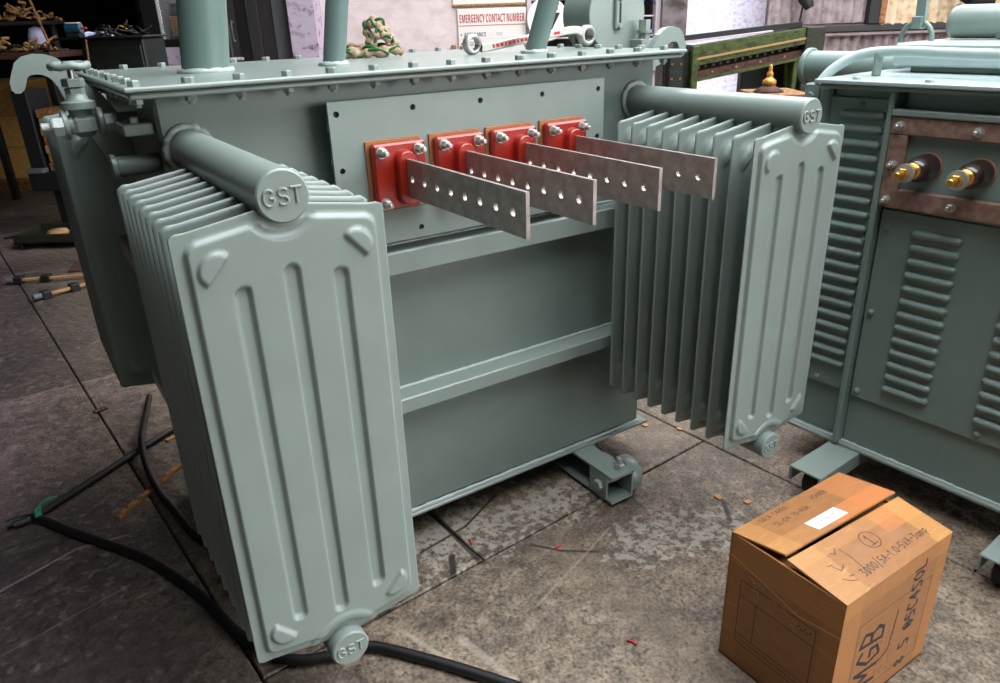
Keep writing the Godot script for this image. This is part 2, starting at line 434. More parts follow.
func build_room():
	var B := bgbasis()
	var O := Transform3D(B, Vector3(CAM.x, 0, CAM.z))
	var T := func(x0, x1, y0, y1, d0, d1) -> Mesh:
		var b := MB.new(); b.bx(x0, x1, y0, y1, -d1, -d0); return b.mesh()
	# floor: slabs with open joints over a dark bed
	var fl := put("floor", T.call(-9.2, 8.2, -.16, -.012, -7.2, 11.7), M.floor_edge, null, O)
	tag(fl, "", "", "", "structure")
	var e2 := Vector3(.9968, 0, -.0797); var e1 := Vector3(.0797, 0, .9968)
	var cuts := [-9.5, -6.7, -4.55, -2.42, -.2815, 1.495, 3.6, 5.7, 9.0]
	for i in cuts.size() - 1:
		var rows := [-13.0, -6.5, 1.2, 8.5]
		if i == 4: rows = [-13.0, -6.5, -1.9, .2295, 8.5]
		for r in rows.size() - 1:
			var sub := [[cuts[i], cuts[i + 1]]]
			if i == 4 and r == 2: sub = [[cuts[4], .4285], [.4285, cuts[5]]]
			for s in sub:
				slab(fl, s[0], s[1], rows[r], rows[r + 1], e2, e1, O)
	# walls
	var dk = M.plaster
	var w1 := put("wall_back", T.call(-1.67, .30, 0, 4.7, 7.0, 7.2), dk, null, O); tag(w1, "", "", "", "structure")
	for q in [[.30, 1.47, 0, 1.05], [.30, 1.47, 2.25, 4.7], [1.47, 8.2, 0, 4.7]]:
		put("wall_segment", T.call(q[0], q[1], q[2], q[3], 7.0, 7.2), dk, w1)
	var side := put("wall_left", T.call(-9.2, -9.0, 0, 4.7, -7.0, 11.7), M.dark_wall, null, O); tag(side, "", "", "", "structure")
	side = put("wall_front", T.call(-9.0, 8.2, 0, 4.7, -7.2, -7.0), M.dark_wall, null, O); tag(side, "", "", "", "structure")
	side = put("wall_far", T.call(-9.0, -2.9, 0, 4.7, 11.5, 11.7), M.dark_wall, null, O); tag(side, "", "", "", "structure")
	side = put("wall_return", T.call(-3.1, -2.9, 0, 4.7, 7.2, 11.5), M.dark_wall, null, O); tag(side, "", "", "", "structure")
	side = put("wall_right", T.call(8.0, 8.2, 0, 4.7, 2.0, 7.0), M.grey_wall, null, O); tag(side, "", "", "", "structure")
	put("wall_segment", T.call(8.0, 8.2, 3.4, 4.7, -7.0, 2.0), M.grey_wall, side)
	# unseen roof; two skylight strips and open right side set to steer daylight
	var c := put("ceiling", T.call(-9.2, 8.2, 4.6, 4.8, 4.0, 5.0), M.ceiling, null, O); tag(c, "", "", "", "structure")
	for q in [[-9.2, -.3, -7.2, 4.0], [-.3, 8.2, -7.2, -1.0], [5.6, 8.2, -1.0, 4.0], [-9.2, -1.5, 5.0, 11.7], [6.5, 8.2, 5.0, 7.2], [-1.5, 6.5, 6.4, 7.2]]:
		put("roof_panel", T.call(q[0], q[1], 4.6, 4.8, q[2], q[3]), M.ceiling, c)
	added_lamp(1.2, 5.4, 3.4, 2.4, .2, 3.0)  # unseen lamp added to brighten the back wall
	# pillar and right-hand trims
	var p := put("trim_1", T.call(-1.66, -1.44, 0, 4.6, 6.72, 7.0), M.lilac, null, O); tag(p, "", "", "", "structure")
	p = put("trim_2", T.call(-1.82, -1.66, 0, 4.6, 6.85, 7.0), M.frame_grey, null, O); tag(p, "", "", "", "structure")
	p = put("trim_3", T.call(1.47, 1.68, 0, 4.6, 6.9, 7.0), M.grey_wall, null, O); tag(p, "", "", "", "structure")
	p = put("trim_4", T.call(1.68, 2.36, 0, 2.6, 6.93, 7.0), M.white_board, null, O); tag(p, "", "", "", "structure")
	# glazed door left of the pillar
	var d1 := thing("door_1", "", "", bgpos(0, 0, 6.9), B)
	d1.set_meta("kind", "structure")
	var F := func(called, x0, x1, y0, y1, z0, z1, m):
		var b := MB.new(); b.rbx(x0, x1, y0, y1, z0, z1, .006); return put(called, b, m, d1)
	F.call("frame_post", -2.03, -1.94, 0, 2.4, -.05, .05, M.frame_brown)
	F.call("panel", -1.94, -1.82, 0, 2.4, -.04, .04, M.frame_brown)
	F.call("stile", -2.14, -2.04, 0, 2.3, -.03, .03, M.frame_dark)
	F.call("stile", -2.30, -2.22, 0, 2.3, -.03, .03, M.frame_dark)
	F.call("stile", -2.55, -2.47, 0, 2.3, -.05, .05, M.frame_dark)
	F.call("rail", -2.48, -2.14, 1.19, 1.26, -.03, .03, M.frame_dark)
	F.call("rail", -2.48, -2.14, 2.2, 2.3, -.03, .03, M.frame_dark)
	F.call("rail", -2.48, -2.14, 0, .12, -.03, .03, M.frame_dark)
	F.call("sill", -2.46, -2.12, 1.26, 1.285, .0, .05, M.grille)
	F.call("pane", -2.47, -2.14, .12, 2.2, -.006, .006, M.clear)
	var hb := MB.new(); hb.sweep(catmull([Vector3(-2.17, 1.42, .03), Vector3(-2.17, 1.42, .07), Vector3(-2.17, 1.56, .07), Vector3(-2.17, 1.56, .03)], 5), .006, 8); put("handle", hb, M.frame_grey, d1)
	# small window into the store with a lilac panel below
	var w2 := thing("window_2", "", "", bgpos(0, 0, 7.0), B)
	w2.set_meta("kind", "structure")
	for q in [["frame_post", -2.97, -2.83, 0, 2.4, M.frame_dark], ["frame_rail", -2.83, -2.5, 1.38, 1.445, M.frame_dark], ["frame_post", -2.53, -2.47, 0, 2.4, M.frame_dark], ["panel", -2.83, -2.53, 0, 1.38, M.lilac]]:
		var b := MB.new(); b.rbx(q[1], q[2], q[3], q[4], -.06, .02, .005); put(q[0], b, q[5], w2)
	var gp := MB.new(); gp.bx(-2.83, -2.53, 1.445, 2.4, -.045, -.04); put("pane", gp, M.glass, w2)
	# barred window behind the tank
	var w3 := thing("window_3", "", "", bgpos(0, 0, 7.0), B)
	w3.set_meta("kind", "structure")
	for q in [[.318, .36, 1.05, 2.25], [1.425, 1.47, 1.05, 2.25]]:
		var b := MB.new(); b.rbx(q[0], q[1], q[2], q[3], -.12, .03, .005); put("frame_post", b, M.grille, w3)
	for q in [1.05, 2.205]:
		var b := MB.new(); b.rbx(.345, 1.425, q, q + .045, -.12, .03, .005); put("frame_rail", b, M.grille, w3)
	for k in 7:
		var b := MB.new(); b.cyl(Vector3(.34, 1.19 + k * .155, -.02), Vector3(1.43, 1.19 + k * .155, -.02), .008, .008, 8); put("bar", b, M.grille, w3)
	for s in [.42, 1.37]:
		for k in 3:
			for t in [-1, 1]:
				var pts := []
				for i in 13:
					var a := lerpf(-1.35, 1.35, i / 12.0)
					pts.append(Vector3(s + sin(a) * .075, 1.345 + k * .31 + t * (.155 - .145 * cos(a)), -.01))
				var b := MB.new(); b.sweep(pts, .006, 6); put("scroll", b, M.grille_blue, w3)
	var pb := MB.new(); pb.bx(.345, 1.425, 1.095, 2.205, -.1, -.094); put("pane", pb, M.clear, w3)
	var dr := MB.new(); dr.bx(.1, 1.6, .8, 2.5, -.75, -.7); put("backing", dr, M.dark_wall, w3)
	# corrugated sheets on the right
	var cs := thing("wall_corrugated", "", "", bgpos(0, 0, 6.6), B)
	cs.set_meta("kind", "structure")
	for q in [[2.26, 3.16, 1.40, 3.2, M.corr, 0.0], [3.16, 5.0, 1.375, 3.2, M.corr_warm, .03], [2.30, 3.6, .2, 1.335, M.corr, -.02], [3.6, 6.0, .2, 1.32, M.corr, -.03]]:
		put("corrugated_sheet", corrugated(q[0], q[1], q[2], q[3]), q[4], cs, at(0, 0, q[5]))
	var b2 := MB.new(); b2.rbx(2.26, 6.0, 1.33, 1.385, .0, .06, .006); put("rail", b2, M.frame_brown, cs)
	b2 = MB.new(); b2.rbx(2.26, 6.0, 1.30, 1.325, .0, .05, .006); put("rail", b2, M.corr, cs)
	b2 = MB.new(); b2.rbx(3.06, 3.15, 1.385, 3.2, .0, .07, .006); put("post", b2, M.frame_dark, cs)
	b2 = MB.new(); b2.rbx(3.15, 3.2, 1.385, 3.2, .02, .075, .006); put("edge_strip", b2, M.orange_edge, cs)

func slab(parent: Node, s0, s1, t0, t1, e2: Vector3, e1: Vector3, O: Transform3D):
	var st := SurfaceTool.new(); st.begin(Mesh.PRIMITIVE_TRIANGLES)
	var g := 0.0035; var c := 0.004
	s0 += g; s1 -= g; t0 += g; t1 -= g
	var I := O.affine_inverse()
	var P := func(s, t, y) -> Vector3: return e2 * s + e1 * t + Vector3(0, y, 0)
	var V := func(p: Vector3, n: Vector3):
		st.set_normal(I.basis * n); st.set_uv(Vector2((p.x + 1.3) / 3.6, (p.z + 2.0) / 3.6)); st.add_vertex(I * p)
	var q := func(a, b, cc, d, n):
		for p in [a, cc, b, a, d, cc]: V.call(p, n)
	q.call(P.call(s0 + c, t1 - c, 0), P.call(s1 - c, t1 - c, 0), P.call(s1 - c, t0 + c, 0), P.call(s0 + c, t0 + c, 0), Vector3.UP)
	var r := [[s0, t1], [s1, t1], [s1, t0], [s0, t0]]
	var k := [[s0 + c, t1 - c], [s1 - c, t1 - c], [s1 - c, t0 + c], [s0 + c, t0 + c]]
	for i in 4:
		var j := (i + 1) % 4
		var a = P.call(r[i][0], r[i][1], -.004); var b = P.call(r[j][0], r[j][1], -.004)
		var n: Vector3 = [e1, e2, -e1, -e2][i]
		q.call(a, b, P.call(k[j][0], k[j][1], 0), P.call(k[i][0], k[i][1], 0), (n + Vector3.UP).normalized())
		q.call(P.call(r[i][0], r[i][1], -.02), P.call(r[j][0], r[j][1], -.02), b, a, n)
	st.generate_tangents()
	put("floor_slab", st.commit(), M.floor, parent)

func corrugated(x0, x1, y0, y1) -> MB:
	var b := MB.new()
	var n := int((x1 - x0) / .0085)
	for s in [0, 1]:
		b.sg += 1
		for i in n:
			var a0: float = x0 + (x1 - x0) * i / n; var a1: float = x0 + (x1 - x0) * (i + 1) / n
			var z0 := .030 * absf(sin(a0 * PI / .085)) + (.0015 if s else -.0015); var z1 := .030 * absf(sin(a1 * PI / .085)) + (.0015 if s else -.0015)
			if s: b.quad(Vector3(a0, y0, z0), Vector3(a1, y0, z1), Vector3(a1, y1, z1), Vector3(a0, y1, z0), b.sg)
			else: b.quad(Vector3(a0, y1, z0), Vector3(a1, y1, z1), Vector3(a1, y0, z1), Vector3(a0, y0, z0), b.sg)
	return b

# ---------------------------------------------------------------- pressed radiator panel
const PW := .352
const PH := .872

func sm(a: float, b: float, x: float) -> float:
	var t := clampf((x - a) / (b - a), 0, 1)
	return t * t * (3 - 2 * t)

func rrect(x: float, y: float, hx: float, hy: float, r: float) -> float:   # signed distance
	var dx := absf(x) - hx + r; var dy := absf(y) - hy + r
	return Vector2(maxf(dx, 0), maxf(dy, 0)).length() + minf(maxf(dx, dy), 0) - r

func panel_k(x: float) -> float:   # the top and bottom edges rise to a blunt peak at the header pipes
	return 1.0 + (-.008 + .024 * (1.0 - minf(absf(x) / .15, 1.0))) / (PH / 2)

func panel_h(x: float, y0: float, f := 1.0) -> float:   # y from the panel's centre
	var y := y0 / panel_k(x)
	var ins := .016 if f > .9 else .024
	var sd := rrect(x, y, PW / 2 - ins, PH / 2 - ins, .022)
	var h := .011 * f * sm(0, .0075, -sd)
	for k in 3:
		var gx := (k - 1) * .083
		var s2 := rrect(x - gx, y + .012, .013, PH / 2 - .098 + (.012 if k == 1 else 0.0), .010)
		h -= .009 * f * sm(.002, -.0035, s2)
	for c in [[-1, 1], [1, 1], [-1, -1], [1, -1]]:
		var p := Vector2(x - c[0] * .118, y - c[1] * (PH / 2 - .067))
		var nn := Vector2(-c[0], -c[1]).normalized()
		var s3 := maxf(p.length() - .027, p.dot(nn) - .006)
		h += .007 * sm(.0015, -.0035, s3)
	var rt := Vector2(x, y0 - (PH / 2 + .029)).length()
	h -= .009 * sm(.072, .056, rt)
	var rb := Vector2(x, y0 + (PH / 2 + .030)).length()
	h -= .010 * sm(.058, .050, rb)
	h += .003 * sm(.080, .074, rb) * sm(.058, .064, rb)
	return maxf(h, .0006)

func panel_mesh(nx: int, ny: int, back_relief: bool, f := 1.0) -> ArrayMesh:
	var st := SurfaceTool.new(); st.begin(Mesh.PRIMITIVE_TRIANGLES)
	st.set_smooth_group(1)
	var rc := .012
	var G := [[], []]
	for s in 2:
		for j in ny + 1:
			var y := -PH / 2 + PH * j / ny
			var dy := maxf(absf(y) - (PH / 2 - rc), 0)
			var xm := PW / 2 - (rc - sqrt(maxf(rc * rc - dy * dy, 0)))
			for i in nx + 1:
				var x := xm * (2.0 * i / nx - 1)
				var ya := y * panel_k(x)
				var h := panel_h(x, ya, f) if (s == 0 or back_relief) else .001
				G[s].append(Vector3(x, ya, (h + .001) if s == 0 else -(h + .001)))
	for s in 2:
		for v: Vector3 in G[s]:
			st.set_uv(Vector2(v.x, v.y)); st.add_vertex(v)
	var n := (nx + 1) * (ny + 1)
	for j in ny:
		for i in nx:
			var a := j * (nx + 1) + i; var b := a + 1; var c := a + nx + 2; var d := a + nx + 1
			for q in [a, c, b, a, d, c]: st.add_index(q)
			for q in [a, b, c, a, c, d]: st.add_index(q + n)
	var border := []
	for i in nx: border.append(i)
	for j in ny: border.append(j * (nx + 1) + nx)
	for i in nx: border.append(ny * (nx + 1) + nx - i)
	for j in ny: border.append((ny - j) * (nx + 1))
	for k in border.size():
		var a: int = border[k]; var b: int = border[(k + 1) % border.size()]
		for q in [a, b, b + n, a, b + n, a + n]: st.add_index(q)
	st.generate_normals()
	return st.commit()

func text(parent: Node, called: String, s: String, size: float, X: Transform3D, m: Material, depth := .002, font := "Droid Sans") -> MeshInstance3D:
	var t := TextMesh.new()
	var f := SystemFont.new(); f.font_names = PackedStringArray([font]); f.font_weight = 700
	t.font = f; t.text = s; t.font_size = 32; t.pixel_size = size / 32.0; t.depth = depth; t.curve_step = 1.0
	return put(called, t, m, parent, X)

# ---------------------------------------------------------------- transformer in the middle
const LT := 1.4255
func build_transformer():
	var T := thing("transformer", "large grey-green transformer with finned radiators, red bushings and four flat busbars, mid floor", "transformer")
	var rng := RandomNumberGenerator.new(); rng.seed = 4
	var b := MB.new()
	b.rbx(-.198, 1.259, .129, 1.402, -.72, 0, .008)
	put("tank", b, M.paint_shaded, T)
	b = MB.new(); b.rbx(-.222, 1.287, .117, .1295, -.745, .024, .003); put("base_flange", b, M.paint, T)
	# stiffener channels wrapped round the tank
	for q in [[.508, .555], [.917, .980]]:
		b = MB.new(); b.rbx(-.150, 1.22, q[0], q[1], 0, .071, .004); put("stiffener", b, M.paint, T)
		b = MB.new(); b.rbx(-.262, -.198, q[0], q[1], -.62, -.02, .004); put("stiffener", b, M.paint_shaded, T)
		b = MB.new(); b.rbx(1.259, 1.32, q[0], q[1], -.62, -.02, .004); put("stiffener", b, M.paint_shaded, T)
	for q in [.555, .980]:
		var pts := []; var rad := []
		for k in 90:
			pts.append(Vector3(-.14 + 1.34 * k / 89.0, q + .002, .003)); rad.append(.0035 + .0025 * rng.randf())
		b = MB.new(); b.sweep(pts, rad, 6); put("weld_bead", b, M.weld, T)
	var bp := []; var br := []
	for k in 120:
		bp.append(Vector3(-.19 + 1.445 * k / 119.0, .131, .006)); br.append(.004 + .0035 * rng.randf())
	b = MB.new(); b.sweep(bp, br, 6); put("weld_bead", b, M.weld, T)
	# lid
	b = MB.new(); b.rbx(-.253, 1.277, 1.4015, 1.4125, -.775, .095, .003); put("tank_rim", b, M.paint, T)
	b = MB.new(); b.bx(-.246, 1.270, 1.4125, 1.4155, -.768, .088); put("gasket", b, M.rubber, T)
	b = MB.new(); b.rbx(-.262, 1.288, 1.4155, LT, -.785, .105, .003); var lid := put("lid", b, M.paint, T)
	var bm := MB.new()
	bm.hexnut(Vector3(0, 0, 0), Vector3.UP, .0130, .012)
	bm.hexnut(Vector3(0, -.025, 0), Vector3.DOWN, .0125, .011); bm.cyl(Vector3(0, -.041, 0), Vector3(0, 0, 0), .007, .007, 8)
	var bolt := bm.mesh()
	for k in 15:
		for z in [.066, -.745]:
			put("lid_bolt", bolt, M.paint, lid, Transform3D(Basis(Vector3.UP, rng.randf() * 1.0), Vector3(-.236 + .1045 * k, LT, z)))
	for k in 7:
		for x in [-.236, 1.2275]:
			put("lid_bolt", bolt, M.paint, lid, Transform3D(Basis(Vector3.UP, rng.randf()), Vector3(x, LT, -.033 - .1 * k)))
	# leaning tubes on the lid
	for q in [[-.004, -.31, .058, Vector3(.016, .166, .01)], [.31, -.235, .0295, Vector3(.022, .157, .014)], [.955, -.212, .031, Vector3(.038, .147, .024)]]:
		var o := Vector3(q[0], LT, q[1]); var d: Vector3 = q[3].normalized()
		b = MB.new(); b.cyl(o - d * .01, o + d * .62, q[2], q[2], 28, .004); var tb := put("lid_tube", b, M.paint_tube_shaded, T)
		b = MB.new(); b.lumpy_ring(o + Vector3(0, .003, 0), Vector3.UP, q[2] + .004, .008, rng, 30); put("weld_ring", b, M.weld, tb)
	build_bushings(T, rng)
	build_radiators(T, rng)
	build_side_fittings(T, rng)
	# underframe: two channels with plain rollers
	for x in [.04, .932]:
		b = MB.new()
		b.bx(x, x + .093, .109, .117, -.85, .23); b.bx(x, x + .093, .015, .023, -.85, .23); b.bx(x + .086, x + .093, .015, .117, -.85, .23)
		var ch := put("channel", b, M.paint, T)
		for zz in [.165, -.78]:
			b = MB.new()
			b.lathe([[0.0, 0.0], [.05, 0.0], [.05, 0.0], [.056, .004], [.056, .004], [.06, .004], [.062, .01], [.062, .044], [.058, .05], [.058, .05], [.02, .05], [.02, .05], [.02, .056], [0.0, .056]], Vector3(x + .094, .062, zz), Vector3.RIGHT, 36)
			put("roller", b, M.paint, ch)
			b = MB.new(); b.rbx(x, x + .008, .02, .114, zz - .055, zz + .035, .002); put("bearing_plate", b, M.paint, ch)
			b = MB.new(); b.cyl(Vector3(x - .012, .062, zz), Vector3(x + .15, .062, zz), .011, .011, 12); b.hexnut(Vector3(x, .062, zz), Vector3.LEFT, .021, .016); put("axle_bolt", b, M.paint, ch)
		b = MB.new(); b.hexnut(Vector3(x + .062, .117, .19), Vector3.UP, .0185, .020); b.cyl(Vector3(x + .062, .117, .19), Vector3(x + .062, .160, .19), .0095, .0095, 12, .002); put("stud", b, M.nickel, ch)

func build_bushings(T: Node, rng: RandomNumberGenerator):
	# raised terminal box and its drilled cover plate
	var b := MB.new(); b.rbx(.185, .968, 1.032, 1.340, 0, .060, .003); put("terminal_box", b, M.paint_shaded, T)
	b = MB.new()
	var x0 := .160; var x1 := .994; var y0 := 1.008; var y1 := 1.362; var z0 := .060; var z1 := .070
	var cy := [1.008, 1.06, 1.12, 1.28, 1.31, 1.362]
	var hx := [.180, .379, .575, .774, .972]
	var cuts := [.160, .27, .477, .675, .88, .994]
	for r in 5:
		for c in 5:
			var ho := 0.0
			var hy: float = (cy[r] + cy[r + 1]) / 2
			if r == 4 or r == 0:
				ho = .0075; hy = 1.334 if r == 4 else 1.034
			if r == 2 and (c == 0 or c == 4):
				ho = .0075; hy = 1.203
			b.hole_cell(cuts[c], cuts[c + 1], cy[r], cy[r + 1], hx[c], hy, ho, z0, z1)
	b.rim(x0, x1, y0, y1, z0, z1)
	var plate := put("cover_plate", b, M.paint, T)
	b = MB.new(); b.bx(.165, .989, 1.013, 1.357, .0595, .0615); put("gasket", b, M.rubber, plate)
	var bm := MB.new(); bm.hexnut(Vector3.ZERO, Vector3.RIGHT, .012, .014)
	for y in [1.30, 1.22, 1.14, 1.06]: put("edge_bolt", bm.mesh() if y == 1.30 else plate.get_child(1).mesh, M.weld, plate, Transform3D(Basis(Vector3.UP, PI), Vector3(.185, y, .032)))
	var st := MB.new()
	st.cyl(Vector3.ZERO, Vector3(0, 0, .003), .0145, .0145, 20); st.hexnut(Vector3(0, 0, .003), Vector3.BACK, .0115, .010); st.hexnut(Vector3(0, 0, .013), Vector3.BACK, .0112, .008)
	st.cyl(Vector3(0, 0, .02), Vector3(0, 0, .036), .006, .006, 10, .0015)
	var stud := st.mesh()
	var bl := MB.new(); bl.rbx(-.071, .071, -.081, .081, 0, .024, .005); var block := bl.mesh()
	var tu := MB.new()
	var prof := [[1.06, 0.0], [1.0, .004], [1.0, .016], [.96, .020], [.86, .022]]
	var rings := []
	for p in prof:
		var ring := []
		for k in 32:
			var a := TAU * k / 32
			var rr: float = .0265 * p[0]
			var yy := .040 if sin(a) > 0 else -.040
			ring.append(Vector3(cos(a) * rr, yy + sin(a) * rr, p[1]))
		rings.append(ring)
	for i in rings.size() - 1:
		for k in 32: tu.quad(rings[i][k], rings[i][(k + 1) % 32], rings[i + 1][(k + 1) % 32], rings[i + 1][k], 1)
	for k in 32: tu.tri(Vector3(0, 0, .022), rings[-1][k], rings[-1][(k + 1) % 32])
	var turret := tu.mesh()
	var bo := MB.new(); bo.rbx(-.075, .073, -.083, .085, 0, .006, .001); var board := bo.mesh()
	# busbar, drilled with eight holes, in the yz plane
	var L := .51; var H := .093; var bb := MB.new()
	var X := Transform3D(Basis(Vector3(0, 0, 1), Vector3(0, 1, 0), Vector3(-1, 0, 0)), Vector3.ZERO)
	var edges := [0.0]
	for k in 7: edges.append(.0655 + .0615 * k)
	edges.append(L)
	for k in 8: bb.hole_cell(edges[k], edges[k + 1], -H / 2, H / 2, .0345 + .0615 * k, 0, .0092, -.0045, .0045, X)
	bb.rim(0, L, -H / 2, H / 2, -.0045, .0045, X)
	var bar := bb.mesh()
	var cx := [.3205, .494, .6625, .8385]
	var bx := [.330, .498, .682, .854]
	for k in 4:
		var y := 1.178
		var blk := put("bushing_block", block, M.red, T, at(cx[k], y, .076))
		put("insulating_board", board, M.board, blk, at(-.004, .003, -.006))
		put("turret", turret, M.red, blk, at(bx[k] - cx[k], -.004, .024))
		for s in [[-1, 1], [1, 1], [-1, -1], [1, -1]]: put("stud_nut", stud, M.nickel, blk, at(s[0] * .0505, s[1] * .062, .024))
		put("busbar", bar, M.bar, blk, at(bx[k] - cx[k], -.003, .034))

func cast_letters(parent: Node, X: Transform3D, k: float):
	var G := []; var S := []
	for i in 15:
		var a := lerpf(.75, TAU - .15, i / 14.0)
		G.append(Vector3(cos(a) * .0088, sin(a) * .0125, 0))
	G.append(Vector3(.0085, -.001, 0)); G.append(Vector3(.001, -.001, 0))
	for i in 9:
		var a := lerpf(.5, PI * 1.45, i / 8.0); S.append(Vector3(cos(a) * .0072, .0063 + sin(a) * .0062, 0))
	for i in 9:
		var a := lerpf(PI * .42, -PI * .85, i / 8.0); S.append(Vector3(cos(a) * .0078, -.0063 + sin(a) * .0064, 0))
	var sets := [[-.0225, [G]], [.0, [S]], [.0215, [[Vector3(-.009, .0125, 0), Vector3(.009, .0125, 0)], [Vector3(0, .0125, 0), Vector3(0, -.0125, 0)]]]]
	for q in sets:
		var b := MB.new()
		for ln in q[1]:
			var p := []
			for v in ln: p.append((v + Vector3(q[0], 0, .0005)) * k)
			b.sweep(p, .0026 * k, 8)
		put("raised_letter", b, M.paint, parent, X)

func build_radiators(T: Node, rng: RandomNumberGenerator):
	var front := panel_mesh(138, 230, true)
	var fin := panel_mesh(50, 100, true, .55)
	var weldpts := []
	for cx in [-.1405, 1.1785]:
		var b := MB.new(); b.cyl(Vector3(cx, 1.284, 0), Vector3(cx, 1.284, .625), .043, .043, 40, .003)
		var hd := put("radiator_header", b, M.paint, T)
		b = MB.new(); b.cyl(Vector3(cx, .353, .0), Vector3(cx, .353, .632), .040, .040, 36, .003)
		var hb := put("radiator_header", b, M.paint, T)
		b = MB.new(); b.lumpy_ring(Vector3(cx, 1.284, .003), Vector3.BACK, .048, .009, rng, 46); put("weld_ring", b, M.weld, hd)
		b = MB.new(); b.lumpy_ring(Vector3(cx, .353, .003), Vector3.BACK, .045, .009, rng, 40); put("weld_ring", b, M.weld, hb)
		for k in 9:
			var z := .122 + .0593 * k
			put("radiator_panel", front if k == 8 else fin, M.paint, hd, at(cx, 1.2553 - PH / 2, z + (.006 if k == 8 else 0.0)))
			if k < 8:
				for s in [[1.243, .030], [.395, .026]]:
					b = MB.new(); b.cyl(Vector3(cx, s[0], z + .006), Vector3(cx, s[0], z + .053), .034, .034, 20); put("neck", b, M.paint, hd)
		cast_letters(hd, at(cx, 1.284, .625), 1.0)
		cast_letters(hb, at(cx, .353, .632), .92)
	# bank on the back wall, its left edge seen past the tank
	for y in [1.30, .37]:
		var b := MB.new(); b.cyl(Vector3(-.1675, y, -.72), Vector3(-.1675, y, -1.36), .042, .042, 28, .003); var hs := put("radiator_header", b, M.paint_shaded, T)
		if y > 1:
			for k in 9: put("radiator_panel", fin, M.paint_shaded, hs, at(-.1675, 1.275 - PH / 2, -.842 - .0593 * k))

func hook_poly(sx: float) -> PackedVector2Array:
	# lifting hook outline, measured from the tank wall outwards; the right one sits on a short arm under the lid
	var p := PackedVector2Array()
	var arm := [[.0, 1.31], [.0, 1.20], [-.05, 1.20], [-.085, 1.28], [-.112, 1.337], [-.124, 1.3716]]
	if sx > 0: arm = [[.0, 1.385], [.0, 1.355], [-.06, 1.355], [-.118, 1.372]]
	var pts := [[-.222, 1.4455], [-.212, 1.466], [-.195, 1.479], [-.170, 1.4846], [-.143, 1.4822], [-.124, 1.4744], [-.108, 1.4612], [-.092, 1.441], [-.072, 1.412], [-.045, 1.388]]
	pts.append_array(arm)
	pts.append_array([[-.134, 1.4076], [-.142, 1.423], [-.151, 1.4328], [-.1625, 1.4375], [-.1748, 1.4389], [-.1857, 1.4373], [-.1935, 1.431], [-.1986, 1.4189], [-.205, 1.4057], [-.215, 1.3985], [-.2255, 1.3985], [-.2314, 1.4077], [-.2309, 1.4257]])
	for q in pts: p.append(Vector2(-sx * q[0], q[1]))
	return p

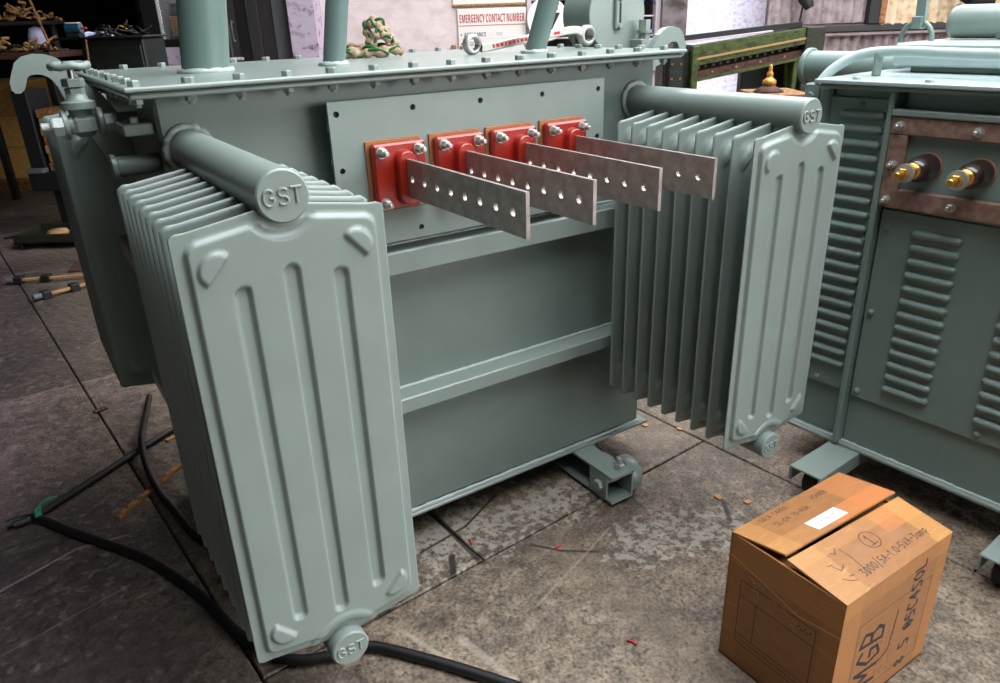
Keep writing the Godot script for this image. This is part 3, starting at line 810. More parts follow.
func build_side_fittings(T: Node, rng: RandomNumberGenerator):
	for s in [[-1.0, -.200, -.42], [1.0, 1.262, -.11]]:
		var b := MB.new(); b.extrude(hook_poly(s[0]), -.012, .012, at(s[1], 0, s[2])); put("lifting_hook", b, M.paint, T)
	# gate valve on the left
	var vx := -.315; var vz := -.235
	var b := MB.new()
	b.cyl(Vector3(-.198, 1.335, vz), Vector3(-.27, 1.335, vz), .019, .019, 20)
	b.rbox(Vector3(vx, 1.332, vz), Vector3(.052, .050, .052), .012)
	b.cyl(Vector3(-.283, 1.335, vz), Vector3(-.271, 1.335, vz), .033, .033, 28, .003)
	b.cyl(Vector3(-.357, 1.335, vz), Vector3(-.345, 1.335, vz), .033, .033, 28, .003)
	b.cyl(Vector3(-.350, 1.335, vz), Vector3(-.335, 1.335, vz), .021, .021, 20)
	b.lathe([[.022, 0.0], [.024, .03], [.036, .034], [.036, .034], [.036, .048], [.036, .048], [.024, .052], [.020, .066], [.020, .066], [0.0, .066]], Vector3(vx, 1.335, vz), Vector3.UP, 24)
	b.hexnut(Vector3(vx, 1.400, vz), Vector3.UP, .021, .014); b.hexnut(Vector3(vx, 1.416, vz), Vector3.UP, .024, .018)
	var v := put("valve", b, M.paint, T)
	b = MB.new(); b.cyl(Vector3(vx, 1.43, vz), Vector3(vx, 1.466, vz), .007, .007, 12); put("stem", b, M.steel, v)
	b = MB.new()
	var pts := []
	for k in 33:
		var a := TAU * (k % 32) / 32
		pts.append(Vector3(vx + cos(a) * .037, 1.460 + .002 * sin(a * 5), vz + sin(a) * .037))
	b.sweep(pts, .008, 10, false)
	for k in 4: b.cyl(Vector3(vx, 1.460, vz), Vector3(vx + cos(k * PI / 2 + .4) * .037, 1.460, vz + sin(k * PI / 2 + .4) * .037), .006, .006, 8)
	b.cyl(Vector3(vx, 1.452, vz), Vector3(vx, 1.470, vz), .014, .014, 16, .002)
	put("handwheel", b, M.paint, v)
	for q in [[-.357, -1.0], [-.271, 1.0]]:
		b = MB.new(); b.hexnut(Vector3(q[0], 1.335, vz + .02), Vector3(q[1], 0, 0), .022, .024); b.cyl(Vector3(q[0], 1.335, vz + .02), Vector3(q[0] + q[1] * .045, 1.335, vz + .02), .010, .010, 12, .002); put("flange_bolt", b, M.weld, v)
	# capped drain stub and sampling stub on the left wall
	b = MB.new(); b.cyl(Vector3(-.198, 1.255, -.06), Vector3(-.285, 1.255, -.06), .022, .022, 20, .002); b.cyl(Vector3(-.285, 1.255, -.06), Vector3(-.297, 1.255, -.06), .028, .028, 20, .002); put("drain_stub", b, M.paint_shaded, T)
	b = MB.new(); b.rbx(-.262, -.198, 1.32, 1.345, -.12, -.02, .003); b.hexnut(Vector3(-.235, 1.345, -.05), Vector3.UP, .012, .012); put("side_bracket", b, M.paint_shaded, T)
	# oil conservator drum beyond the right side
	var cz := -.45
	b = MB.new(); b.cyl(Vector3(1.503, 1.525, cz - .012), Vector3(1.503, 1.525, -.62), .122, .122, 48, .004); var dr := put("conservator", b, M.paint, T)
	b = MB.new(); b.cyl(Vector3(1.503, 1.525, cz - .012), Vector3(1.503, 1.525, cz), .134, .134, 56, .003); put("end_plate", b, M.paint, dr)
	b = MB.new(); b.rbx(1.484, 1.522, 1.475, 1.585, cz, cz + .014, .004); put("level_gauge", b, M.paint, dr)
	b = MB.new(); b.bx(1.4995, 1.5065, 1.497, 1.563, cz + .0135, cz + .0155); put("gauge_glass", b, M.black, dr)
	for y in [1.484, 1.576]:
		b = MB.new(); b.hexnut(Vector3(1.503, y, cz + .013), Vector3.BACK, .009, .009); put("gauge_nut", b, M.paint, dr)
	b = MB.new(); b.cyl(Vector3(1.60, 1.42, cz + .04), Vector3(1.60, 1.505, cz + .04), .022, .022, 6); b.cyl(Vector3(1.60, 1.46, cz + .04), Vector3(1.60, 1.47, cz + .04), .028, .028, 20); b.rbx(1.57, 1.63, 1.40, 1.44, cz - .02, cz + .06, .004); put("drain_cap", b, M.paint, dr)
	for z in [-.50, -.58]:
		b = MB.new(); b.rbx(1.259, 1.62, 1.34, 1.39, z - .03, z + .03, .004); b.rbx(1.40, 1.60, 1.40, 1.50, z - .006, z + .006, .003)
		put("drum_bracket", b, M.paint, T)

# ---------------------------------------------------------------- second transformer (right)
func louvre_mesh() -> ArrayMesh:
	var st := SurfaceTool.new(); st.begin(Mesh.PRIMITIVE_TRIANGLES); st.set_smooth_group(1)
	var nx := 22; var ny := 8; var hl := .0725; var r := .0126
	for j in ny + 1:
		for i in nx + 1:
			var v := 2.0 * j / ny - 1; var u := 2.0 * i / nx - 1
			var y := r * sin(v * PI / 2)
			var ex := hl - r + sqrt(maxf(r * r - y * y, 0))
			var x := ex * sin(u * PI / 2)
			var d := Vector2(maxf(absf(x) - (hl - r), 0), y).length() / r
			var z := .0155 * sqrt(maxf(1 - d * d, 0)) if d < 1 else 0.0
			st.add_vertex(Vector3(x, y, z))
	for j in ny:
		for i in nx:
			var a := j * (nx + 1) + i
			for q in [a, a + nx + 2, a + 1, a, a + nx + 1, a + nx + 2]: st.add_index(q)
	st.generate_normals()
	return st.commit()

func build_second_transformer():
	var B := Basis(Vector3(.0700, 0, .99755), Vector3.UP, Vector3(-.99755, 0, .0700))
	var T := thing("transformer", "dark green-grey transformer with louvred side panels and two brass-tipped brown bushings, at the right edge", "transformer", Vector3(1.728, 0, .603), B)
	var rng := RandomNumberGenerator.new(); rng.seed = 9
	var P := func(called, x0, x1, y0, y1, z0, z1, m, par = T, ch = .003) -> MeshInstance3D:
		var b := MB.new(); b.rbx(x0, x1, y0, y1, z0, z1, ch); return put(called, b, m, par)
	P.call("tank", -.29, 1.05, .125, 1.298, -.72, -.03, M.paint2)
	P.call("base_flange", -.31, 1.07, .113, .126, -.74, .012, M.paint)
	P.call("corner_post", -.092, -.074, .126, 1.298, -.03, .028, M.paint2)
	P.call("lower_plate", -.074, 1.05, .126, .40, -.03, -.012, M.paint2)
	# louvred panels
	var lm := louvre_mesh()
	var pn = P.call("louvred_panel", -.29, -.098, .31, 1.272, -.03, -.012, M.paint2)
	for k in 20: put("louvre", lm, M.paint2, pn, at(-.181, 1.222 - .0432 * k, -.012))
	pn = P.call("louvred_panel", -.068, 1.02, .309, .955, -.03, .0, M.paint2)
	for c in 4:
		for k in 13: put("louvre", lm, M.paint2, pn, at(.105 + .275 * c, .896 - .0432 * k, .0))
	var sc := MB.new(); sc.cyl(Vector3.ZERO, Vector3(0, 0, .004), .011, .010, 16); sc.lathe([[.008, .0], [.0065, .007], [0.0, .009]], Vector3(0, 0, .004), Vector3.BACK, 6)
	var screw := sc.mesh()
	for q in [[-.046, .335], [-.046, .62], [.33, .335], [.62, .335], [-.046, .9], [.95, .335]]: put("panel_screw", screw, M.paint, pn, at(q[0], q[1], .0))
	for q in [[-.19, 1.252, -.012], [-.115, .845, -.012], [-.20, .33, -.012]]: put("panel_screw", screw, M.paint, T, at(q[0], q[1], q[2]))
	# bushing chamber with a bare metal clamping frame
	P.call("chamber_top", -.074, 1.05, 1.232, 1.25, -.03, .034, M.paint)
	P.call("chamber_plate", -.06, 1.05, .96, 1.235, -.03, .008, M.paint2)
	P.call("chamber_recess", -.06, 1.05, 1.24, 1.298, -.03, -.02, M.paint2)
	var st := MB.new()
	st.cyl(Vector3.ZERO, Vector3(0, 0, .003), .014, .014, 18); st.hexnut(Vector3(0, 0, .003), Vector3.BACK, .0115, .010); st.cyl(Vector3(0, 0, .012), Vector3(0, 0, .028), .006, .006, 10, .0015)
	var stud := st.mesh()
	var fr = P.call("frame_strip", -.072, 1.04, 1.180, 1.231, .008, .028, M.copper)
	for x in [-.045, .165, .375, .585]: put("stud_nut", stud, M.nickel, fr, at(x, 1.205, .028))
	fr = P.call("frame_strip", -.072, -.020, .968, 1.180, .008, .028, M.copper)
	put("stud_nut", stud, M.nickel, fr, at(-.048, 1.094, .028)); put("stud_nut", stud, M.nickel, fr, at(-.048, .99, .028))
	fr = P.call("frame_strip", -.020, 1.04, .968, 1.024, .008, .028, M.copper)
	for x in [.135, .345, .555]: put("stud_nut", stud, M.nickel, fr, at(x, .995, .028))
	for k in 4:
		var o := Vector3(.044 + .139 * k, 1.096, .008)
		var b := MB.new(); b.cyl(o, o + Vector3(0, 0, .007), .041, .041, 30, .001); var bs := put("bushing", b, M.cork, T)
		b = MB.new(); b.lathe([[.038, 0.0], [.0385, .022], [.034, .045], [.036, .052], [.034, .062], [.026, .078], [.022, .082], [0.0, .084]], o + Vector3(0, 0, .007), Vector3.BACK, 30); put("insulator", b, M.porcelain, bs)
		b = MB.new(); b.lathe([[.022, 0.0], [.024, .006], [.024, .012], [.018, .016], [.018, .016], [.018, .045], [.018, .045], [.013, .047]], o + Vector3(0, 0, .088), Vector3.BACK, 24); put("terminal", b, M.brass, bs)
		b = MB.new(); b.lathe([[.010, 0.0], [.0265, .0], [.0265, .0], [.0265, .006], [.0265, .006], [.012, .008]], o + Vector3(0, 0, .134), Vector3.BACK, 28); put("washer", b, M.nickel, bs)
		b = MB.new(); b.hexnut(o + Vector3(0, 0, .141), Vector3.BACK, .0165, .012); b.cyl(o + Vector3(0, 0, .145), o + Vector3(0, 0, .185), .010, .010, 14, .002); put("stud", b, M.brass, bs)
	# lid with bolts, curved pipe, cover trunk, drum and lifting ring
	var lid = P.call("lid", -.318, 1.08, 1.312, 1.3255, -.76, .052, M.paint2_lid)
	P.call("tank_rim", -.305, 1.065, 1.298, 1.311, -.75, .04, M.paint2)
	var bm := MB.new(); bm.hexnut(Vector3.ZERO, Vector3.UP, .013, .009); var bolt := bm.mesh()
	for k in 5: put("lid_bolt", bolt, M.paint2_lid, lid, at(-.20 + .21 * k, 1.3255, .022))
	var b2 := MB.new()
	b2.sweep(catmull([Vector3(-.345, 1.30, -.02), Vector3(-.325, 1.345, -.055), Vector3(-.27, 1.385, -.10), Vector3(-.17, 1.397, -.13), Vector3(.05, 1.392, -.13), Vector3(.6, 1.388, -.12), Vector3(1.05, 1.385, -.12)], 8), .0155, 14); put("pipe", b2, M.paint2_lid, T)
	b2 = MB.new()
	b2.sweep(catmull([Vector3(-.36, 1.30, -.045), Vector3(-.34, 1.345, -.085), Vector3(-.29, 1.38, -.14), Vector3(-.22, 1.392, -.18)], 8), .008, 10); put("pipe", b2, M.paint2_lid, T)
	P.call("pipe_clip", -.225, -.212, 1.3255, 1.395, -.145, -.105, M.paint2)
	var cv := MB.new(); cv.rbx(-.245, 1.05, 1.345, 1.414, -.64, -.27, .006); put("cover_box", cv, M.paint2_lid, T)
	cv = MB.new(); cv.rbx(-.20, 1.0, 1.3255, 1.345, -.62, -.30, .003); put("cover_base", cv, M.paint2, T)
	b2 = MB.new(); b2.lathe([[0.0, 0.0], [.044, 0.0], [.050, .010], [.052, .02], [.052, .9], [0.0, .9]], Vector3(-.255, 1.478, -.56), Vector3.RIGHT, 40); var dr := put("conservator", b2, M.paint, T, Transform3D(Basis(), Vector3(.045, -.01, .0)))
	b2 = MB.new(); b2.sweep(catmull([Vector3(-.02, 1.53, -.56), Vector3(0.0, 1.57, -.56), Vector3(.03, 1.85, -.56)], 5), .016, 12); put("vent_pipe", b2, M.paint2, dr)
	for x in [-.1, .4]:
		b2 = MB.new(); b2.rbx(x, x + .05, 1.426, 1.45, -.60, -.52, .003); put("saddle", b2, M.paint2, dr)
	b2 = MB.new()
	var pts := []
	for k in 21:
		var a := lerpf(-.35, PI + .35, k / 20.0)
		pts.append(Vector3(-.255 + cos(a) * .05, 1.408 + .012 + sin(a) * .052, -.42))
	b2.sweep(pts, .0085, 10); var ring := put("lifting_ring", b2, M.paint2, T)
	b2 = MB.new(); b2.rbx(-.272, -.238, 1.45, 1.49, -.437, -.403, .003); put("clamp", b2, M.paint2, ring)
	b2 = MB.new(); b2.box(Vector3(-.262, 1.70, -.42), Vector3(.03, .45, .02), Basis(Vector3.BACK, .06)); put("strap", b2, M.paint2, ring)
	# left end: header with flange and hinge bracket
	b2 = MB.new(); b2.cyl(Vector3(-.29, 1.322, -.46), Vector3(-.64, 1.322, -.46), .056, .056, 32); b2.cyl(Vector3(-.64, 1.322, -.46), Vector3(-.66, 1.322, -.46), .066, .066, 32, .004); put("radiator_header", b2, M.paint2, T)
	b2 = MB.new(); b2.rbx(-.385, -.335, 1.235, 1.305, -.06, -.01, .004); b2.rbx(-.33, -.29, 1.17, 1.30, -.05, -.005, .008); put("hinge_bracket", b2, M.paint2, T)
	b2 = MB.new(); b2.hexnut(Vector3(-.36, 1.27, -.01), Vector3.BACK, .011, .01); put("hinge_bolt", b2, M.paint, T)
	# feet: inverted channels on rollers
	for x in [-.107, .483]:
		b2 = MB.new(); b2.rbx(x, x + .112, .107, .115, -.9, .252, .002); b2.bx(x, x + .008, .062, .108, -.9, .252); b2.bx(x + .104, x + .112, .062, .108, -.9, .252)
		var ft := put("foot_channel", b2, M.paint, T)
		for z in [.17, -.8]:
			b2 = MB.new(); b2.cyl(Vector3(x + .03, .049, z), Vector3(x + .082, .049, z), .049, .049, 30, .004); put("roller", b2, M.black, ft)
			b2 = MB.new(); b2.cyl(Vector3(x - .004, .075, z), Vector3(x + .116, .075, z), .009, .009, 12); put("axle", b2, M.steel, ft)
		var pts2 := []; var rad := []
	b2 = MB.new()
	var wp := []; var wr := []
	for k in 110:
		wp.append(Vector3(-.28 + 1.3 * k / 109.0, .127, -.008)); wr.append(.004 + .003 * rng.randf())
	b2.sweep(wp, wr, 6); put("weld_bead", b2, M.weld, T)

# ---------------------------------------------------------------- carton with pen writing
const GLYPH := {
	"0": [[.5, 0, .1, .25, .1, .75, .5, 1, .9, .75, .9, .25, .5, 0]], "1": [[.2, .25, .5, 0, .5, 1]],
	"3": [[.1, .05, .9, .05, .4, .4, .9, .6, .8, .95, .1, 1]], "5": [[.9, 0, .2, 0, .2, .45, .8, .5, .85, .85, .5, 1, .1, .95]],
	"8": [[.5, .5, .15, .25, .5, 0, .85, .25, .5, .5, .1, .75, .5, 1, .9, .75, .5, .5]], "4": [[.7, 1, .7, 0, .1, .65, 1, .65]],
	"A": [[.0, 1, .45, 0, 1, 1], [.2, .6, .8, .6]], "V": [[0, 0, .5, 1, 1, 0]], "-": [[.1, .5, .9, .5]], ".": [[.45, .92, .55, 1]], "/": [[.75, -.3, .2, 1.3]],
	"a": [[.9, .4, .3, .4, .1, .75, .4, 1, .85, .8, .9, .4, .95, 1]], "m": [[.0, 1, .05, .4, .1, .55, .3, .4, .5, .5, .5, 1, .55, .5, .8, .4, 1, .55, 1, 1]], "p": [[.1, .4, .1, 1.5], [.1, .5, .6, .35, .9, .65, .6, .95, .1, .9]],
	"M": [[0, 1, .1, 0, .5, .6, .9, 0, 1, 1]], "G": [[.95, .15, .5, 0, .05, .5, .4, 1, .95, .85, .95, .55, .5, .55]], "B": [[.1, 0, .1, 1, .7, 1, .95, .75, .6, .5, .1, .5, .7, .45, .8, .15, .1, 0]],
	"S": [[.9, .1, .4, 0, .1, .25, .8, .65, .8, .95, .1, 1]], "C": [[.95, .1, .4, 0, .05, .5, .4, 1, .95, .9]], "O": [[.5, 0, .1, .3, .1, .7, .5, 1, .9, .7, .9, .3, .5, 0]], "L": [[.1, 0, .1, 1, .9, 1]],
	"T": [[0, 0, 1, 0], [.5, 0, .5, 1]], "R": [[.1, 1, .1, 0, .8, .1, .8, .4, .1, .5, .9, 1]], "P": [[.1, 1, .1, 0, .85, .1, .85, .45, .1, .5]], "N": [[.1, 1, .1, 0, .9, 1, .9, 0]], "I": [[.5, 0, .5, 1]], "D": [[.1, 0, .1, 1, .7, .9, .9, .5, .7, .1, .1, 0]], "H": [[.1, 0, .1, 1], [.9, 0, .9, 1], [.1, .5, .9, .5]], "E": [[.9, 0, .1, 0, .1, 1, .9, 1], [.1, .5, .7, .5]], "@": [[.7, .4, .4, .3, .3, .65, .65, .65, .75, .35, .9, .6, .6, 1, .15, .8, .1, .3, .5, 0, .95, .3]]}

func dab(im: Image, x: float, y: float, r: float, col: Color):
	var W := im.get_width(); var H := im.get_height()
	for j in range(maxi(int(y - r), 0), mini(int(y + r) + 1, H - 1) + 1):
		for i in range(maxi(int(x - r), 0), mini(int(x + r) + 1, W - 1) + 1):
			var d := Vector2(i - x, j - y).length()
			if d < r: im.set_pixel(i, j, im.get_pixel(i, j).lerp(col, clampf((r - d) / 1.2, 0, 1) * col.a))

func stroke(im: Image, pts: Array, r: float, col: Color):
	for k in pts.size() - 1:
		var a: Vector2 = pts[k]; var b: Vector2 = pts[k + 1]
		var n := int(a.distance_to(b) / maxf(r * .5, .7)) + 1
		for i in n + 1: dab(im, lerpf(a.x, b.x, float(i) / n), lerpf(a.y, b.y, float(i) / n), r, col)

func write(im: Image, s: String, X: Transform2D, w: float, r: float, col: Color):
	# X maps (advance, down) in pixels; glyph cell is w wide and 1.6 w high
	var x := 0.0
	for ch in s:
		if GLYPH.has(ch):
			for ln in GLYPH[ch]:
				var pts := []
				for k in range(0, ln.size(), 2): pts.append(X * Vector2(x + ln[k] * w * .78, ln[k + 1] * w * 1.45))
				stroke(im, pts, r, col)
		x += w * (.75 if ch == "-" or ch == "." or ch == "1" else 1.0)

func card_image(W: int, H: int, seed_: int) -> Image:
	var im := Image.create(W, H, false, Image.FORMAT_RGB8)
	var n := FastNoiseLite.new(); n.seed = seed_; n.frequency = .012; n.fractal_octaves = 4
	var n2 := FastNoiseLite.new(); n2.seed = seed_ + 1; n2.frequency = .08
	for j in H:
		for i in W:
			var v := 1.0 + .07 * n.get_noise_2d(i, j * 2.5) + .035 * n2.get_noise_2d(i * .15, j)
			im.set_pixel(i, j, Color(.55 * v, .365 * v, .20 * v))
	return im

func tape(im: Image, x0: int, y0: int, x1: int, y1: int, c: Color, seed_: int):
	var rng := RandomNumberGenerator.new(); rng.seed = seed_
	for j in range(maxi(y0, 0), mini(y1, im.get_height())):
		for i in range(maxi(x0, 0), mini(x1, im.get_width())): im.set_pixel(i, j, im.get_pixel(i, j).lerp(c, c.a))
	for k in 10:   # creases in the tape
		var p := Vector2(rng.randf_range(x0, x1), rng.randf_range(y0, y1))
		stroke(im, [p, p + Vector2(rng.randf_range(-60, 60), rng.randf_range(-14, 14))], 1.1, Color(.86, .68, .42, .5))

func card_mat(im: Image, rough := .55) -> StandardMaterial3D:
	im.generate_mipmaps()
	var m := StandardMaterial3D.new(); m.albedo_texture = ImageTexture.create_from_image(im); m.roughness = rough
	return m

func sheet(p00: Vector3, p10: Vector3, p11: Vector3, p01: Vector3, th: float, bend := Vector3.ZERO) -> ArrayMesh:
	# p00 = texture's top-left, p10 top-right, p11 bottom-right, p01 bottom-left, seen from outside
	var st := SurfaceTool.new(); st.begin(Mesh.PRIMITIVE_TRIANGLES)
	var nn := (p01 - p00).cross(p10 - p00).normalized()
	var N := 12
	var P := func(u: float, v: float, s: float) -> Vector3:
		return p00.lerp(p10, u).lerp(p01.lerp(p11, u), v) + bend * (4 * u * (1 - u)) * (1 - v) - nn * th * s
	var V := func(u, v, s):
		st.set_uv(Vector2(u, v)); st.add_vertex(P.call(u, v, s))
	st.set_smooth_group(1)
	for s in 2:
		for j in N:
			for i in N:
				var a := [float(i) / N, float(j) / N]; var c := [float(i + 1) / N, float(j + 1) / N]
				var q := [[a[0], a[1]], [c[0], a[1]], [c[0], c[1]], [a[0], a[1]], [c[0], c[1]], [a[0], c[1]]]
				if s: q.reverse()
				for e in q: V.call(e[0], e[1], float(s))
	st.set_smooth_group(-1)
	for i in N:
		var a := float(i) / N; var c := float(i + 1) / N
		for e in [[a, 0, 1], [c, 0, 1], [c, 0, 0], [a, 0, 1], [c, 0, 0], [a, 0, 0], [c, 1, 1], [a, 1, 1], [a, 1, 0], [c, 1, 1], [a, 1, 0], [c, 1, 0],
				[0, c, 1], [0, a, 1], [0, a, 0], [0, c, 1], [0, a, 0], [0, c, 0], [1, a, 1], [1, c, 1], [1, c, 0], [1, a, 1], [1, c, 0], [1, a, 0]]: V.call(float(e[0]), float(e[1]), float(e[2]))
	st.generate_normals()
	return st.commit()

func build_carton():
	var x0 := .748; var x1 := 1.162; var z0 := .853; var z1 := 1.156; var H := .38
	var T := thing("carton", "worn brown cardboard carton with pen writing and taped flaps, on the floor at lower right", "box", Vector3.ZERO)
	var ink := Color(.06, .06, .07, .92); var faint := Color(.13, .10, .08, .8)
	# side towards the left of the picture: printed frame
	var im := card_image(400, 500, 41)
	tape(im, 0, 0, 400, 105, Color(.70, .47, .24, .55), 1); tape(im, 0, 0, 60, 500, Color(.66, .43, .2, .35), 2); tape(im, 340, 0, 400, 500, Color(.66, .43, .2, .4), 12)
	for q in [[50, 150, 325, 150], [50, 150, 50, 400], [50, 400, 325, 400], [325, 150, 325, 400], [50, 210, 325, 210], [50, 365, 325, 365], [115, 210, 115, 365]]: stroke(im, [Vector2(q[0], q[1]), Vector2(q[2], q[3])], 1.7, faint)
	for k in 24: stroke(im, [Vector2(60 + k * 11, 380), Vector2(66 + k * 11, 386)], 2.0, faint)
	for k in 5: stroke(im, [Vector2(265 + k * 10, 176), Vector2(271 + k * 10, 168 + 14 * (k % 2))], 2.0, faint)
	var rng := RandomNumberGenerator.new(); rng.seed = 6
	for k in 16:
		var p := Vector2(rng.randf_range(90, 260), rng.randf_range(110, 190))
		stroke(im, [p, p + Vector2(rng.randf_range(-30, 30), rng.randf_range(-22, 22))], 1.4, Color(.88, .66, .36, .55))
	stroke(im, [Vector2(0, 80), Vector2(150, 112), Vector2(260, 140), Vector2(400, 118)], 1.8, Color(.9, .68, .38, .8))
	var body := put("side_wall", sheet(Vector3(x0, H, z0 + .0055), Vector3(x0, H, z1 - .0002), Vector3(x0, 0, z1 - .0002), Vector3(x0, 0, z0 + .0055), .005), card_mat(im), T)
	# side towards the viewer: printed frame and marker writing running upwards
	im = card_image(560, 500, 43)
	tape(im, 0, 0, 90, 500, Color(.68, .45, .22, .4), 3); tape(im, 0, 0, 560, 60, Color(.70, .48, .26, .4), 4); tape(im, 500, 0, 560, 500, Color(.68, .45, .22, .4), 5)
	for q in [[100, 130, 490, 130], [100, 130, 100, 440], [490, 130, 490, 440], [100, 440, 490, 440]]: stroke(im, [Vector2(q[0], q[1]), Vector2(q[2], q[3])], 1.7, faint)
	for k in 4:
		for e in 10: stroke(im, [Vector2(215 + k * 33, 420 - e * 24), Vector2(215 + k * 33, 408 - e * 24)], 2.0, Color(.2, .15, .1, .5))
	var up := Transform2D(Vector2(0, -1), Vector2(1, 0), Vector2(120, 432))
	write(im, "MGB", Transform2D(Vector2(0, -1), Vector2(1, .12), Vector2(125, 400)), 82, 7.0, ink)
	write(im, "8 5 @SC4SOL", Transform2D(Vector2(0, -1), Vector2(1, 0), Vector2(372, 455)), 39, 5.0, ink)
	stroke(im, [Vector2(300, 330), Vector2(315, 180)], 4.0, ink); stroke(im, [Vector2(255, 350), Vector2(300, 330)], 4.5, ink); stroke(im, [Vector2(400, 265), Vector2(400, 235), Vector2(425, 235)], 5.0, Color(.12, .08, .3, .9))
	put("side_wall", sheet(Vector3(x0 + .0002, H, z1), Vector3(x1, H, z1), Vector3(x1, 0, z1), Vector3(x0 + .0002, 0, z1), .005), card_mat(im), T)
	var plain := card_mat(card_image(256, 256, 47))
	put("side_wall", sheet(Vector3(x1, H, z1 - .0055), Vector3(x1, H, z0 + .0055), Vector3(x1, 0, z0 + .0055), Vector3(x1, 0, z1 - .0055), .005), plain, T)
	put("side_wall", sheet(Vector3(x1, H, z0), Vector3(x0, H, z0), Vector3(x0, 0, z0), Vector3(x1, 0, z0), .005), plain, T)
	put("bottom", sheet(Vector3(x0, .006, z0), Vector3(x1, .006, z0), Vector3(x1, .006, z1), Vector3(x0, .006, z1), .005), plain, T)
	# inner short flaps
	put("inner_flap", sheet(Vector3(x0 + .006, H - .006, z0 + .01), Vector3(x0 + .13, H - .055, z0 + .012), Vector3(x0 + .13, H - .055, z1 - .012), Vector3(x0 + .006, H - .006, z1 - .01), .004), plain, T)
	put("inner_flap", sheet(Vector3(x1 - .13, H - .05, z0 + .012), Vector3(x1 - .006, H - .006, z0 + .01), Vector3(x1 - .006, H - .006, z1 - .01), Vector3(x1 - .13, H - .05, z1 - .012), .004), plain, T)
	# top flap at the back, with a small label
	im = card_image(640, 240, 51)
	tape(im, 0, 150, 640, 240, Color(.72, .50, .30, .35), 6); tape(im, 470, 0, 640, 240, Color(.74, .45, .24, .45), 7); tape(im, 300, 150, 640, 240, Color(.74, .42, .22, .5), 8); tape(im, 0, 0, 90, 240, Color(.74, .54, .3, .35), 13)
	write(im, "5OL8 C4HEO", Transform2D(0, Vector2(120, 16)), 15, 1.5, ink); write(im, "VSH8EB", Transform2D(0, Vector2(385, 40)), 15, 1.6, ink); write(im, "SL-04 10-40A", Transform2D(0, Vector2(140, 70)), 17, 1.6, ink)
	for jj in range(150, 214):
		for ii in range(215, 385): im.set_pixel(ii, jj, Color(.86, .85, .87))
	write(im, "TEST REPORT INSIDE", Transform2D(Vector2(1, -.02), Vector2(0, 1), Vector2(224, 176)), 8.9, 1.2, Color(.2, .2, .26, 1))
	put("top_flap", sheet(Vector3(x0, H + .002, z0), Vector3(x1 + .008, H + .004, z0), Vector3(x1 + .03, H + .012, z0 + .142), Vector3(x0 + .010, H + .022, z0 + .142), .005), card_mat(im, .5), T)
	# top flap at the front, with the marker text
	im = card_image(640, 240, 53)
	tape(im, 430, 0, 640, 110, Color(.74, .44, .22, .55), 9); tape(im, 540, 0, 640, 240, Color(.74, .54, .27, .5), 10); tape(im, 0, 0, 640, 60, Color(.72, .52, .32, .3), 11); tape(im, 0, 0, 130, 240, Color(.74, .55, .33, .35), 14)
	for q in [[230, 80, 300, 140], [400, 90, 500, 150]]:
		for j in range(q[1], q[3]):
			for i in range(q[0], q[2]):
				im.set_pixel(i, j, im.get_pixel(i, j).lerp(Color(.55, .40, .33), .28))
	write(im, "3000/5A-1.0-5VA-3amp", Transform2D(Vector2(1, -.03), Vector2(0, 1), Vector2(165, 165)), 21.5, 2.0, ink)
	var circ := []
	for k in 27: circ.append(Vector2(335 + 38 * cos(k * TAU / 24), 92 + 40 * sin(k * TAU / 24)))
	stroke(im, circ, 1.9, ink); write(im, "1", Transform2D(0, Vector2(318, 68)), 34, 2.2, ink); stroke(im, [Vector2(318, 116), Vector2(352, 114)], 1.8, ink)
	stroke(im, [Vector2(195, 62), Vector2(200, 110), Vector2(192, 190), Vector2(190, 200)], 1.8, ink)
	for q in [[150, 60, 165, 72, 185, 50], [105, 105, 115, 135, 145, 120], [90, 95, 110, 100], [85, 160, 105, 180, 128, 190], [118, 165, 138, 168]]:
		var pp := []
		for k in range(0, q.size(), 2): pp.append(Vector2(q[k], q[k + 1]))
		stroke(im, pp, 1.8, ink)
	put("top_flap", sheet(Vector3(x0 + .006, H + .016, z0 + .150), Vector3(x1 + .02, H + .010, z0 + .156), Vector3(x1, H + .003, z1), Vector3(x0, H + .003, z1), .005), card_mat(im, .5), T)

